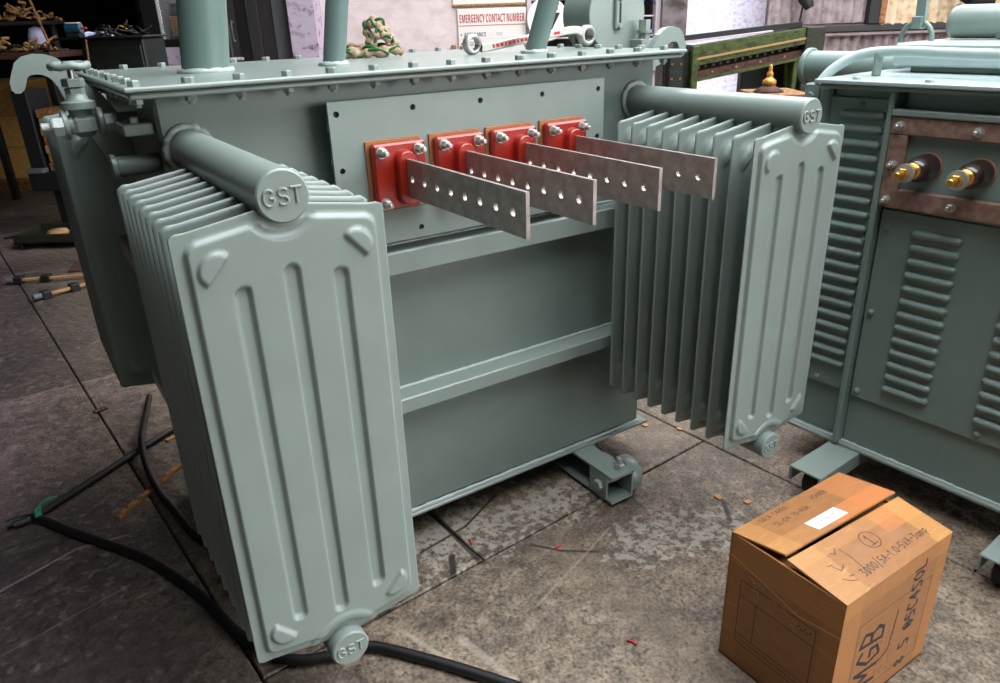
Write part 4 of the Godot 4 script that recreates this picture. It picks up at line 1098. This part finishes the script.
# ---------------------------------------------------------------- things lying on the lid
func build_lid_items():
	var rng := RandomNumberGenerator.new(); rng.seed = 12
	# ring spanner standing on edge, leaning on the tube
	var T := thing("ring_spanner", "large steel ring spanner with red lettering lying on edge across the grey transformer lid", "spanner", Vector3(.80, LT, -.325), Basis(Vector3(.9945, 0, .105), Vector3.UP, Vector3(-.105, 0, .9945)))
	var c0 := Vector3(0, .030, 0); var c1 := Vector3(.420, .040, 0)
	var b := MB.new()
	for q in [[c0, .030], [c1, .032]]:
		b.lathe([[q[1] * .62, -.013], [q[1] * .62, -.013], [q[1] * .68, -.016], [q[1] * .97, -.010], [q[1], -.004], [q[1], .004], [q[1] * .97, .010], [q[1] * .68, .016], [q[1] * .62, .013], [q[1] * .62, .013], [q[1] * .62, -.013]], q[0], Vector3(.12, 0, 1), 36)
		for k in 12:
			var a := TAU * k / 12
			b.box(q[0] + Vector3(cos(a), sin(a), 0) * q[1] * .66, Vector3(.004, .004, .02), Basis(Vector3.BACK, a + PI / 4))
	put("ring_head", b, M.chrome, T)
	b = MB.new()
	var pts := catmull([c0 + Vector3(.026, -.012, .006), c0 + Vector3(.05, -.010, .014), Vector3(.21, .041, .016), c1 + Vector3(-.06, .018, .014), c1 + Vector3(-.027, .008, .006)], 6)
	var rings := []
	for i in pts.size():
		var d: Vector3 = pts[mini(i + 1, pts.size() - 1)] - pts[maxi(i - 1, 0)]
		var nn := Vector3(-d.y, d.x, 0).normalized()
		var c := Vector3(pts[i].x, pts[i].y, 0)
		var ring := []
		for q in [[-.012, .006], [-.009, .003], [.009, .003], [.012, .006], [.012, .015], [.009, .018], [-.009, .018], [-.012, .015]]: ring.append(c + nn * q[0] + Vector3(0, 0, q[1]))
		rings.append(ring)
	for i in rings.size() - 1:
		for k in 8: b.quad(rings[i][k], rings[i + 1][k], rings[i + 1][(k + 1) % 8], rings[i][(k + 1) % 8])
	var sh := put("shank", b, M.chrome, T)
	for k in 11:
		b = MB.new()
		var t := .065 + k * .0145
		b.box(Vector3(t, lerpf(.0205, .041, (t - .05) / .16), .0183), Vector3(.010 if k % 3 else .006, .010, .001), Basis(Vector3.BACK, .16)); put("red_letter", b, M.red_chip, sh)
	b = MB.new(); b.box(Vector3(.295, .0515, .0183), Vector3(.022, .008, .001), Basis(Vector3.BACK, .1)); put("red_letter", b, M.red_chip, sh)
	# knotted cloth
	var K := thing("work_cloth", "knotted beige cotton cloth with green stripes lying on the grey lid between two tubes", "cloth", Vector3(.575, LT, -.55), Basis(BR.normalized(), Vector3.UP, -BH.normalized()))
	var runs := [
		[[-.11, .012, .02], [-.07, .02, .03], [-.02, .022, .02], [.03, .028, .0], [.07, .022, .02]],
		[[-.10, .024, -.02], [-.06, .032, -.01], [-.02, .024, .03], [.02, .02, .04], [.06, .022, .035], [.085, .014, .01]],
		[[-.01, .03, .02], [-.012, .06, .01], [-.02, .09, .0], [.0, .108, .0], [.028, .10, .0], [.045, .075, .005], [.058, .05, .01], [.075, .03, .015]],
		[[.0, .035, .03], [.012, .06, .03], [.03, .075, .025], [.04, .06, .03], [.055, .045, .03]],
		[[-.11, .01, .03], [-.08, .012, .045], [-.04, .012, .05], [.0, .014, .05], [.05, .012, .05]],
		[[-.015, .10, .005], [.01, .095, .015], [.03, .085, .015], [.05, .06, .02]]]
	var gi := 0
	b = MB.new()
	var g := MB.new()
	for r in runs:
		var p := []
		for q in r: p.append(Vector3(q[0], q[1], q[2]))
		var s := catmull(p, 8)
		var rad := []
		for i in s.size(): rad.append(.0115 + .003 * sin(i * .9 + gi * 2.0) + .002 * rng.randf())
		b.sweep(s, rad, 10)
		var gs := []
		for i in s.size(): gs.append(s[i] + Vector3(.004 * cos(i * .5 + gi), .0095 * sin(i * .35 + gi * 1.3) + .002, .009))
		g.sweep(gs, .0042, 7)
		gi += 1
	put("folds", b, M.cloth, K); put("green_stripe", g, M.cloth_green, K)

# ---------------------------------------------------------------- far side of the shop
func bg(called: String, label: String, category: String, a: float, y: float, d: float, group := "") -> Node3D:
	return thing(called, label, category, bgpos(a, y, d), bgbasis(), group)

func build_background():
	var b: MB
	# emergency sign on the plaster wall
	var S := bg("wall_sign", "white emergency contact number board with red heading on the pale wall", "sign", .019, 1.0, 6.99)
	b = MB.new(); b.rbx(-.295, .295, .0, .605, -.01, .012, .003); put("board", b, M.sign, S)
	text(S, "heading", "EMERGENCY CONTACT NUMBER", .058, Transform3D(Basis.from_scale(Vector3(.635, 1.55, 1)), Vector3(0, .525, .0125)), M.sign_red, .001)
	b = MB.new(); b.bx(-.29, .29, .468, .473, .012, .0135); put("rule", b, M.sign_red, S)
	var rows := ["AMBULANCE", "POLICE", "ELECT. OFFICE", "ELECTRICITY", "HOSPITAL"]
	var nums := ["102", "022-267222", "281-747141", "", ""]
	for k in 5:
		var y := .398 - k * .072
		var t := text(S, "entry", rows[k], .042, Transform3D(Basis.from_scale(Vector3(.75, 1.15, 1)), Vector3(-.245, y, .0125)), M.sign_blue, .001)
		t.mesh.horizontal_alignment = HORIZONTAL_ALIGNMENT_LEFT
		if nums[k]:
			t = text(S, "entry_number", nums[k], .036, Transform3D(Basis(), Vector3(.03, y, .0125)), M.faint, .001)
			t.mesh.horizontal_alignment = HORIZONTAL_ALIGNMENT_LEFT
		b = MB.new(); b.box(Vector3(-.27, y, .0125), Vector3(.012, .012, .002)); put("bullet", b, M.sign_red, S)
		b = MB.new(); b.bx(-.29, .29, y - .037, y - .035, .012, .0128); put("rule", b, M.faint, S)
	var S2 := bg("wall_sign", "second white board hung just above the emergency contact board", "sign", .0, 1.625, 6.99)
	b = MB.new(); b.rbx(-.31, .31, .0, .5, -.01, .012, .003); put("board", b, M.sign, S2)
	b = MB.new(); b.rbx(-.312, .312, -.004, .016, -.01, .016, .003); put("frame", b, M.tan_scrap, S2)
	b = MB.new(); b.rbx(-.02, .02, .0, .32, -.012, .012, .003); tag(put("wood_batten", b, M.orange_edge, null, Transform3D(bgbasis(), bgpos(-.322, 1.0, 6.985))), "short brown wooden batten on the wall along the left edge of the emergency board", "batten")
	# round emblem on the window bars
	var E := bg("round_emblem", "round white emblem with dark letters and triangles fixed to the window bars", "emblem", .49, 1.50, 6.93)
	b = MB.new(); b.lathe([[0.0, 0.0], [.17, 0.0], [.17, 0.0], [.175, .01], [.165, .018], [.158, .014], [.158, .014], [0.0, .014]], Vector3.ZERO, Vector3.BACK, 48); put("disc", b, M.sign, E)
	if true:
		b = MB.new(); b.extrude(PackedVector2Array([Vector2(-.11, .05), Vector2(-.035, .05), Vector2(-.012, -.135)]), .013, .017); put("triangle", b, M.black, E)
		b = MB.new(); b.extrude(PackedVector2Array([Vector2(.11, .05), Vector2(.012, -.135), Vector2(.035, .05)]), .013, .017); put("triangle", b, M.black, E)
		b = MB.new(); b.extrude(PackedVector2Array([Vector2(-.028, .06), Vector2(.0, .01), Vector2(.028, .06)]), .013, .017); put("triangle", b, M.black, E)
	text(E, "lettering", "AT", .07, at(.06, .095, .014), M.black, .002)
	# green guillotine shear
	var G := bg("guillotine_shear", "green guillotine shear with slanted upper beam behind the radiators", "machine", 0, 0, 4.6)
	var slabq := func(called, p: Array, z0, z1, m):
		var q := MB.new(); var pv := PackedVector2Array()
		for e in p: pv.append(Vector2(e[0], e[1]))
		q.extrude(pv, z0, z1); return put(called, q, m, G)
	slabq.call("upper_beam", [[1.18, 1.276], [1.79, 1.367], [1.79, 1.417], [1.18, 1.346]], -.05, .05, M.olive)
	slabq.call("beam_edge", [[1.18, 1.268], [1.79, 1.360], [1.79, 1.370], [1.18, 1.279]], -.05, .062, M.wood_pale)
	slabq.call("beam_lip", [[1.18, 1.238], [1.79, 1.335], [1.79, 1.360], [1.18, 1.268]], -.05, .055, M.olive)
	slabq.call("blade_holder", [[1.18, 1.165], [1.79, 1.268], [1.79, 1.305], [1.18, 1.205]], -.06, .03, M.rust)
	slabq.call("lower_lip", [[1.18, 1.148], [1.79, 1.253], [1.79, 1.268], [1.18, 1.165]], -.06, .05, M.olive)
	slabq.call("back_plate", [[1.18, 1.19], [1.79, 1.29], [1.79, 1.34], [1.18, 1.24]], -.07, -.03, M.olive_dark)
	slabq.call("top_rail", [[1.06, 1.365], [1.80, 1.425], [1.80, 1.452], [1.06, 1.392]], -.10, -.04, M.black)
	slabq.call("ledge", [[1.06, 1.352], [1.62, 1.403], [1.62, 1.412], [1.06, 1.363]], -.07, .0, M.grille)
	for q in [[1.150, 1.19, 0.0, 1.345, .06, M.olive], [1.00, 1.15, 0.0, 1.318, .0, M.olive_dark], [1.79, 1.90, 0.0, 1.425, .06, M.olive_dark], [1.745, 1.775, 0.0, 1.26, .04, M.olive]]:
		b = MB.new(); b.rbx(q[0], q[1], q[2], q[3], -.22, q[4], .005); put("side_frame", b, q[5], G)
	b = MB.new(); b.rbx(1.50, 1.79, 0, 1.30, -.20, -.12, .005); put("inner_plate", b, M.black, G)
	for k in 14:
		b = MB.new(); var t := k / 13.0; b.hexnut(Vector3(lerpf(1.21, 1.76, t), lerpf(1.222, 1.313, t), -.03), Vector3.BACK, .008, .02); put("blade_bolt", b, M.wood_pale, G)
	for k in 4:
		b = MB.new(); var t := (k + .5) / 4.0; b.hexnut(Vector3(lerpf(1.21, 1.76, t), lerpf(1.190, 1.282, t), .03), Vector3.BACK, .006, .006); put("holder_screw", b, M.wood_pale, G)
	b = MB.new(); b.rbx(1.02, 1.11, .9, 1.30, .0, .05, .006); var pnl := put("switch_box", b, M.darkgreen, G)
	for q in [[1.04, 1.25], [1.09, 1.25], [1.04, 1.17], [1.09, 1.17]]:
		b = MB.new(); b.hexnut(Vector3(q[0], q[1], .05), Vector3.BACK, .008, .006); put("screw", b, M.brass, pnl)
	# wooden crate with a bushing finial standing on it, in the gap between the machines
	var C := bg("wooden_crate", "brown wooden crate top seen beyond the right radiator pipe", "crate", 1.20, 0, 3.45)
	for k in 3:
		b = MB.new(); b.rbx(-.06, .16, 1.165, 1.19, -.15 + k * .1, -.055 + k * .1, .003); put("plank", b, M.wood, C)
	for s in [[-.05, -.14], [.12, -.14], [-.05, .10], [.12, .10]]:
		b = MB.new(); b.rbx(s[0], s[0] + .03, 0, 1.165, s[1], s[1] + .03, .003); put("post", b, M.wood, C)
	for y in [.25, .7, 1.1]:
		b = MB.new(); b.rbx(-.05, .15, y, y + .06, .13, .145, .003); put("board", b, M.wood, C)
	var N := bg("bushing_insulator", "brown porcelain bushing with amber stacked top standing on the wooden crate", "insulator", 1.215, 1.19, 3.43)
	b = MB.new(); b.lathe([[.0, 0.0], [.062, 0.0], [.064, .006], [.03, .024], [.026, .03], [0.0, .03]], Vector3.ZERO, Vector3.UP, 28); put("skirt", b, M.rust, N)
	b = MB.new(); b.lathe([[.02, .028], [.030, .036], [.028, .05], [.016, .058], [.011, .066], [.015, .074], [.012, .082], [.006, .09], [.009, .098], [.006, .112], [0.0, .116]], Vector3.ZERO, Vector3.UP, 24); put("terminal_cap", b, M.amber, N)
	# dark lamp head on the corrugated wall, black box on the right
	b = MB.new(); b.sweep([Vector3(0, 0, 0), Vector3(.03, -.05, .05), Vector3(.07, -.12, .06)], [.04, .055, .035], 12); b.sweep([Vector3(.03, -.06, .03), Vector3(.02, -.26, .0)], .008, 8)
	tag(put("wall_lamp", b, M.black, null, Transform3D(bgbasis(), bgpos(2.47, 1.64, 6.5))), "small black lamp head fixed to the corrugated wall above the shear", "lamp")
	b = MB.new(); b.cyl(Vector3(-.12, .06, 0), Vector3(.02, -.02, 0), .035, .035, 12, .004); b.cyl(Vector3(.02, -.02, .02), Vector3(.2, -.03, .02), .06, .05, 14, .005); b.rbx(-.02, .24, -.09, -.05, -.08, .06, .005)
	tag(put("wall_bracket", b, M.black, null, Transform3D(bgbasis(), bgpos(3.75, 1.56, 6.4))), "black cable gland and bracket on the corrugated wall at the top right", "bracket")
	# yellow box and gear seen in the store window
	var Y := bg("yellow_carton", "yellow carton on the shelf seen through the small store window", "box", -2.88, 1.465, 7.5)
	b = MB.new(); b.rbx(-.13, .14, 0, .165, -.1, .1, .006); put("body", b, M.yellow_card, Y)
	b = MB.new(); b.sweep(catmull([Vector3(-.05, .172, .08), Vector3(-.03, .18, .105), Vector3(-.03, .1, .108), Vector3(-.02, .02, .104)], 5), .006, 6); put("cord", b, M.black, Y)
	b = MB.new(); b.rbx(-.6, .25, -.04, 0, -.16, .16, .004); b.rbx(-.6, .25, -1.46, -.04, -.16, -.1, .004); tag(put("store_shelf", b, M.frame_brown, null, Transform3D(bgbasis(), bgpos(-2.90, 1.465, 7.5))), "dark shelf unit standing behind the small store window", "shelf")
	b = MB.new(); b.cyl(Vector3(-.12, .04, 0), Vector3(.1, .04, 0), .04, .04, 14, .004); b.rbx(-.05, .05, .03, .11, -.03, .03, .006); tag(put("small_motor", b, M.frame_grey, null, Transform3D(bgbasis(), bgpos(-2.88, 1.631, 7.5))), "small grey motor resting on top of the yellow carton", "motor")
	# dark green cabinet with a cluttered top
	var D := bg("steel_cabinet", "dark green steel cabinet with a cluttered top behind the left corner of the lid", "cabinet", -2.78, 0, 6.0)
	b = MB.new(); b.rbx(-.27, .20, 0, 1.475, -.4, .0, .01); put("body", b, M.darkgreen, D)
	b = MB.new(); b.rbx(-.25, .18, .12, 1.43, .0, .012, .006); put("door", b, M.darkgreen, D)
	b = MB.new(); b.rbx(-.45, .22, 1.475, 1.49, -.42, .03, .004); put("top_board", b, M.frame_dark, D)
	var mo := bg("blue_motor", "blue bench motor lying on top of the dark green cabinet", "motor", -2.99, 1.49, 5.85)
	b = MB.new(); b.cyl(Vector3(-.055, .062, 0), Vector3(.055, .062, 0), .037, .037, 24, .004); put("body", b, M.blue, mo)
	b = MB.new(); b.rbx(-.05, .05, 0, .03, -.04, .04, .004); put("base", b, M.black, mo)
	b = MB.new(); b.rbx(-.045, .045, .092, .102, -.03, .03, .004); put("cover", b, M.grille, mo)
	b = MB.new(); b.cyl(Vector3(.055, .062, 0), Vector3(.09, .062, 0), .008, .008, 10); put("shaft", b, M.red_chip, mo)
	b = MB.new()
	var cl := []
	for k in 9: cl.append(Vector3(-.1 + .03 * k, .012 + .014 * absf(sin(k * 1.7)), .02 * sin(k * 1.1)))
	b.sweep(catmull(cl, 5), .014, 10); b.rbx(-.1, .17, 0, .012, -.05, .06, .004)
	tag(put("rag", b, M.white_cloth, null, Transform3D(bgbasis(), bgpos(-2.95, 1.49, 5.98))), "pale lilac rag at the front edge of the dark green cabinet top", "rag")
	var rng := RandomNumberGenerator.new(); rng.seed = 77
	b = heap(rng, .19, .07, .08, 24, .007)
	tag(put("cable_heap", b, M.rubber, null, Transform3D(bgbasis(), bgpos(-2.66, 1.49, 5.85))), "dark heap of old cable ends on the dark green cabinet beside the motor", "cables", "", "stuff")
	b = MB.new(); b.sweep(catmull([Vector3(-.03, .03, 0), Vector3(0, .055, .02), Vector3(.03, .045, .02), Vector3(.06, .02, 0)], 5), .006, 7); tag(put("yellow_wire", b, M.amber, null, Transform3D(bgbasis(), bgpos(-2.70, 1.505, 5.95))), "short yellow wire lying over the dark cable heap", "wire")
	b = MB.new(); b.cyl(Vector3(0, 0, 0), Vector3(.09, 1.475, -.09), .009, .008, 10); tag(put("wooden_stick", b, M.tan_scrap, null, Transform3D(bgbasis(), bgpos(-3.06, 0, 5.85))), "thin wooden stick leaning against the dark green cabinet", "stick")
	# scrap bench far left
	var K := bg("scrap_bench", "long steel bench at the far left carrying scrap and cable ends", "bench", -4.35, 0, 7.0)
	b = MB.new(); b.rbx(-.55, .62, 1.33, 1.38, -.6, .2, .006); put("top", b, M.rust, K)
	for s in [[-.5, .12], [.52, .12], [-.5, -.55], [.52, -.55]]:
		b = MB.new(); b.rbx(s[0], s[0] + .06, 0, 1.33, s[1], s[1] + .06, .004); put("leg", b, M.black, K)
	b = MB.new(); b.rbx(-.55, .40, 1.60, 1.63, -.6, -.2, .004); put("upper_shelf", b, M.frame_brown, K)
	for x in [-.5, .3]:
		b = MB.new(); b.rbx(x, x + .03, 1.38, 1.60, -.55, -.5, .003); put("upright", b, M.frame_brown, K)
	b = MB.new(); b.rbx(-.42, .12, 1.10, 1.33, .17, .2, .004); put("apron", b, M.rust, K)
	tag(put("scrap_heap", heap(rng, .34, .10, .12, 60, .012), M.tan_scrap, null, Transform3D(bgbasis(), bgpos(-4.15, 1.38, 6.95))), "heap of tan cable sleeves and brass scrap on the bench top", "scrap", "", "stuff")
	tag(put("scrap_heap", heap(rng, .45, .16, .14, 70, .012), M.tan_scrap, null, Transform3D(bgbasis(), bgpos(-4.42, 1.63, 7.40))), "heap of brass and copper scrap on the upper shelf of the bench", "scrap", "", "stuff")
	tag(put("cable_offcuts", heap(rng, .4, .05, .1, 22, .010), M.rubber, null, Transform3D(bgbasis(), bgpos(-4.10, 1.38, 6.90))), "loose black cable offcuts curling over the front of the bench top", "cables", "", "stuff")
	b = MB.new(); b.cyl(Vector3(0, 0, 0), Vector3(.22, .0, 0), .008, .008, 8); tag(put("steel_rod", b, M.frame_grey, null, Transform3D(bgbasis(), bgpos(-3.95, 1.388, 7.12))), "thin grey rod lying at the right end of the scrap bench", "rod")
	b = MB.new(); b.lathe([[0.0, 0.0], [.04, .0], [.07, .06], [.075, .12], [.05, .19], [.0, .21]], Vector3.ZERO, Vector3.UP, 18); tag(put("glove_sack", b, M.white_cloth, null, Transform3D(bgbasis(), bgpos(-4.08, 1.38, 7.30))), "pale blue-grey sack standing at the back of the scrap bench", "sack")
	b = MB.new(); b.cyl(Vector3(0, 0, 0), Vector3(-.22, .55, -.2), .012, .01, 8); tag(put("broom_handle", b, M.wood, null, Transform3D(bgbasis(), bgpos(-3.80, 1.38, 6.98))), "brown wooden handle leaning back over the scrap bench", "handle")
	# carton stack on a pallet
	var Pp := bg("pallet", "wooden pallet on the floor under the stacked brown cartons at far left", "pallet", -5.2, 0, 8.4)
	for k in 5:
		b = MB.new(); b.rbx(-.6 + k * .25, -.4 + k * .25, .1, .12, -.5, .5, .003); put("plank", b, M.wood, Pp)
	for z in [-.45, 0.0, .42]:
		b = MB.new(); b.rbx(-.6, .6, 0, .1, z - .05, z + .05, .003); put("runner", b, M.wood, Pp)
	var names := ["lowest brown carton of the stack on the far-left pallet", "middle brown carton of the stack on the far-left pallet", "top brown carton of the stack on the far-left pallet"]
	for k in 3:
		b = MB.new(); b.rbx(-.5 + .03 * k, .5 - .04 * k, 0, .32, -.42, .40, .012); tag(put("stock_carton", b, M.yellow_card, null, Transform3D(bgbasis(), bgpos(-5.2, .12 + .322 * k, 8.4))), names[k], "box", "cartons on the far-left pallet")
	# black machine frame with timber stack, tray and cover plates
	var F := bg("machine_frame", "black steel machine frame standing on the floor left of the transformer", "machine", -3.58, 0, 6.1)
	b = MB.new(); b.rbx(-.15, -.03, .50, 1.12, -.3, .0, .006); put("column", b, M.black, F)
	b = MB.new(); b.rbx(-.16, .5, .36, .50, -.35, .05, .006); put("table", b, M.black, F)
	b = MB.new(); b.rbx(-.05, .4, 0, .36, -.3, -.05, .006); put("pedestal", b, M.black, F)
	b = MB.new(); b.rbx(-.15, -.02, .50, .535, -.02, .06, .004); put("clamp_block", b, M.frame_grey, F)
	for k in 7:
		b = MB.new(); b.rbx(-.06 + .01 * (k % 2), .06 + .012 * (k % 3), 0, .066, -.3, .0, .006)
		tag(put("timber_offcut", b, [M.wood, M.tan_scrap, M.wood_pale][k % 3], null, Transform3D(bgbasis(), bgpos(-3.53, .502 + .0685 * k, 6.12))), "short timber offcut stacked on the black machine table, %s" % ["lowest of seven", "second from the bottom", "third from the bottom", "fourth from the bottom", "fifth from the bottom", "second from the top", "topmost of seven"][k], "timber", "timber offcuts on the machine table")
	var Tr := bg("drip_tray", "square black drip tray with a short handle on the floor by the machine frame", "tray", -3.48, 0, 5.70)
	b = MB.new(); b.rbx(-.22, .3, .05, .065, -.25, .12, .003); put("base", b, M.black, Tr)
	for q in [[-.22, .3, .105, .12], [-.22, .3, -.25, -.235]]:
		b = MB.new(); b.rbx(q[0], q[1], .05, .12, q[2], q[3], .003); put("rim", b, M.olive_dark, Tr)
	for q in [-.22, .285]:
		b = MB.new(); b.rbx(q, q + .015, .05, .12, -.25, .12, .003); put("rim", b, M.olive_dark, Tr)
	for q in [[-.2, .08], [.27, .08], [-.2, -.22], [.27, -.22]]:
		b = MB.new(); b.rbx(q[0], q[0] + .02, 0, .05, q[1], q[1] + .02, .003); put("leg", b, M.black, Tr)
	b = MB.new(); b.cyl(Vector3(-.22, .095, .06), Vector3(-.32, .085, .06), .008, .008, 8); put("handle", b, M.black, Tr)
	b = MB.new(); b.lathe([[0.0, 0.0], [.075, 0.0], [.08, .02], [.07, .04], [0.0, .045]], Vector3.ZERO, Vector3.UP, 24); tag(put("paper_roll", b, M.wood_pale, null, Transform3D(bgbasis(), bgpos(-3.46, .066, 5.78))), "round pinkish disc of paper lying in the black drip tray", "disc")
	# foreground-left floor bits near the machine
	b = MB.new(); b.rbx(-.16, .16, 0, .012, -.12, .12, .003); tag(put("rust_plate", b, M.rust, null, Transform3D(bgbasis().rotated(Vector3.UP, .3), bgpos(-2.86, .002, 5.12))), "flat rusty steel plate lying on the aisle floor", "plate")
	var bars := [[-3.20, 4.75, .60, .14, "bar clamp with black jaws lying flat on the aisle floor, the farther one"], [-2.84, 4.43, .50, .85, "bar clamp with brown wooden bar lying on the aisle floor, the nearer one"]]
	for q in bars:
		var R := thing("bar_clamp", q[4], "clamp", bgpos(q[0], 0, q[1]), bgbasis().rotated(Vector3.UP, q[3]), "bar clamps on the aisle floor")
		b = MB.new(); b.rbx(0, q[2], .018, .036, -.010, .010, .002); put("bar", b, M.wood_pale, R)
		for s in [0.0, .17, q[2] - .08]:
			b = MB.new(); b.rbx(s - .02, s + .035, .0, .05, -.04, .022, .005); put("jaw", b, M.black, R)
		b = MB.new(); b.cyl(Vector3(-.07, .028, 0), Vector3(-.02, .028, 0), .020, .020, 12, .003); put("screw_handle", b, M.frame_grey, R)

func heap(rng: RandomNumberGenerator, w: float, h: float, dp: float, n: int, r: float) -> MB:
	var b := MB.new()
	for k in n:
		var p := Vector3(rng.randf_range(-w, w), 0, rng.randf_range(-dp, dp))
		p.y = r + rng.randf() * h * (1 - absf(p.x) / w * .7)
		var pts := [p]
		for e in 3: pts.append(pts[-1] + Vector3(rng.randf_range(-.06, .06), rng.randf_range(-.03, .03), rng.randf_range(-.04, .04)))
		for e in 4: pts[e].y = maxf(pts[e].y, r)
		b.sweep(catmull(pts, 3), r * rng.randf_range(.6, 1.2), 6)
	return b

# ---------------------------------------------------------------- cables and bits on the floor
func build_floor_items():
	var V := func(x, z, y = .016) -> Vector3: return Vector3(x, y, z)
	var b := MB.new()
	b.sweep(catmull([V.call(-.78, -.875), V.call(-.70, -.87), V.call(-.608, -.714), V.call(-.50, -.54), V.call(-.416, -.394), V.call(-.324, -.142), V.call(-.268, .085), V.call(-.19, .24), V.call(-.08, .30), V.call(.004, .325), V.call(.094, .433), V.call(.207, .594), V.call(.40, .90)], 8), .0145, 12)
	tag(put("power_cable", b, M.rubber, null), "thick black cable running from the green tie under the left radiator to the front", "cable")
	b = MB.new()
	b.sweep(catmull([V.call(-.76, -.86), V.call(-.684, -.882), V.call(-.479, -1.017), V.call(-.30, -1.14), V.call(-.1, -1.27)], 8), .0125, 12)
	tag(put("power_cable", b, M.rubber, null), "straight black cable running from the green tie to behind the transformer", "cable")
	b = MB.new()
	b.sweep(catmull([V.call(-.20, -1.60), V.call(-.236, -1.454), V.call(-.285, -1.25, .03), V.call(-.305, -1.135, .043), V.call(-.32, -.975, .028), V.call(-.315, -.794), V.call(-.293, -.618), V.call(-.262, -.42), V.call(-.18, -.2)], 8), .0125, 12)
	tag(put("power_cable", b, M.rubber, null), "short black cable curving down beside the dark left side of the transformer", "cable")
	b = MB.new()
	var pts := []
	for k in 25: pts.append(Vector3(-.690 + .004 * k / 6.0, .018 + cos(k * TAU / 6) * .021, -.872 + sin(k * TAU / 6) * .028))
	b.sweep(pts, .005, 7); b.sweep(catmull([pts[0], Vector3(-.66, .05, -.90), Vector3(-.62, .04, -.92)], 4), .004, 6)
	tag(put("cable_tie", b, M.cord_green, null), "green cord tied round the joined black cables on the floor", "tie")
	b = MB.new(); b.box(Vector3(-.337, .006, -.82), Vector3(.022, .011, .33), Basis(Vector3.UP, -.86)); tag(put("wood_strip", b, M.wood, null), "thin splintered wood strip on the floor between two black cables", "strip")
	b = MB.new(); b.box(Vector3(-.16, .005, -1.18), Vector3(.02, .009, .12), Basis(Vector3.UP, -1.2)); tag(put("wood_strip", b, M.wood_pale, null), "small pale wood chip strip at the edge of the dark side of the transformer", "strip")
	b = MB.new(); b.box(Vector3(-.40, .004, -1.62), Vector3(.05, .007, .03), Basis(Vector3.UP, .3)); tag(put("brick_chip", b, M.rust, null), "flat rust-brown chip on the aisle floor left of the transformer", "chip")
	var rng := RandomNumberGenerator.new(); rng.seed = 15
	var bits := [[.45, .101, "red", "thin red plastic shred on the whitish stain under the tank front"], [.665, .28, "red", "thin red plastic shred in the open floor in front of the tank"], [.582, .705, "red", "thin red plastic shred nearest the viewer, left of the carton"],
		[1.264, .396, "leaf", "curled tan paper scrap on the floor nearest the second transformer's foot, left one"], [1.32, .472, "leaf", "curled tan paper scrap on the floor just behind the carton, right one"], [1.406, -.108, "leaf", "tan scrap on the floor beside the tank's front right corner"], [1.495, -.002, "leaf", "tan scrap on the floor under the right radiator"]]
	for q in bits:
		b = MB.new()
		if q[2] == "red":
			b.sweep([Vector3(-.014, .003, 0), Vector3(0, .004, .004), Vector3(.014, .003, .002)], .0028, 6)
		else:
			var pv := PackedVector2Array()
			for k in 7: pv.append(Vector2(cos(k * TAU / 7), sin(k * TAU / 7)) * rng.randf_range(.008, .017))
			b.extrude(pv, 0.0, .003, Transform3D(Basis(Vector3.RIGHT, -PI / 2 + .1), Vector3(0, .002, 0)))
		tag(put("plastic_shred" if q[2] == "red" else "paper_scrap", b, M.red_chip if q[2] == "red" else M.leaf, null, Transform3D(Basis(Vector3.UP, rng.randf() * 3), Vector3(q[0], .001, q[1]))), q[3], "scrap")
	b = MB.new(); b.rbx(-.06, .06, 0, .035, -.035, .035, .003); b.rbx(-.055, .055, .035, .042, -.03, .03, .002)
	tag(put("steel_block", b, M.black, null, Transform3D(Basis(Vector3.UP, .5), Vector3(1.52, 0, .70))), "small black steel block on the floor between the carton and the second transformer's foot", "block")
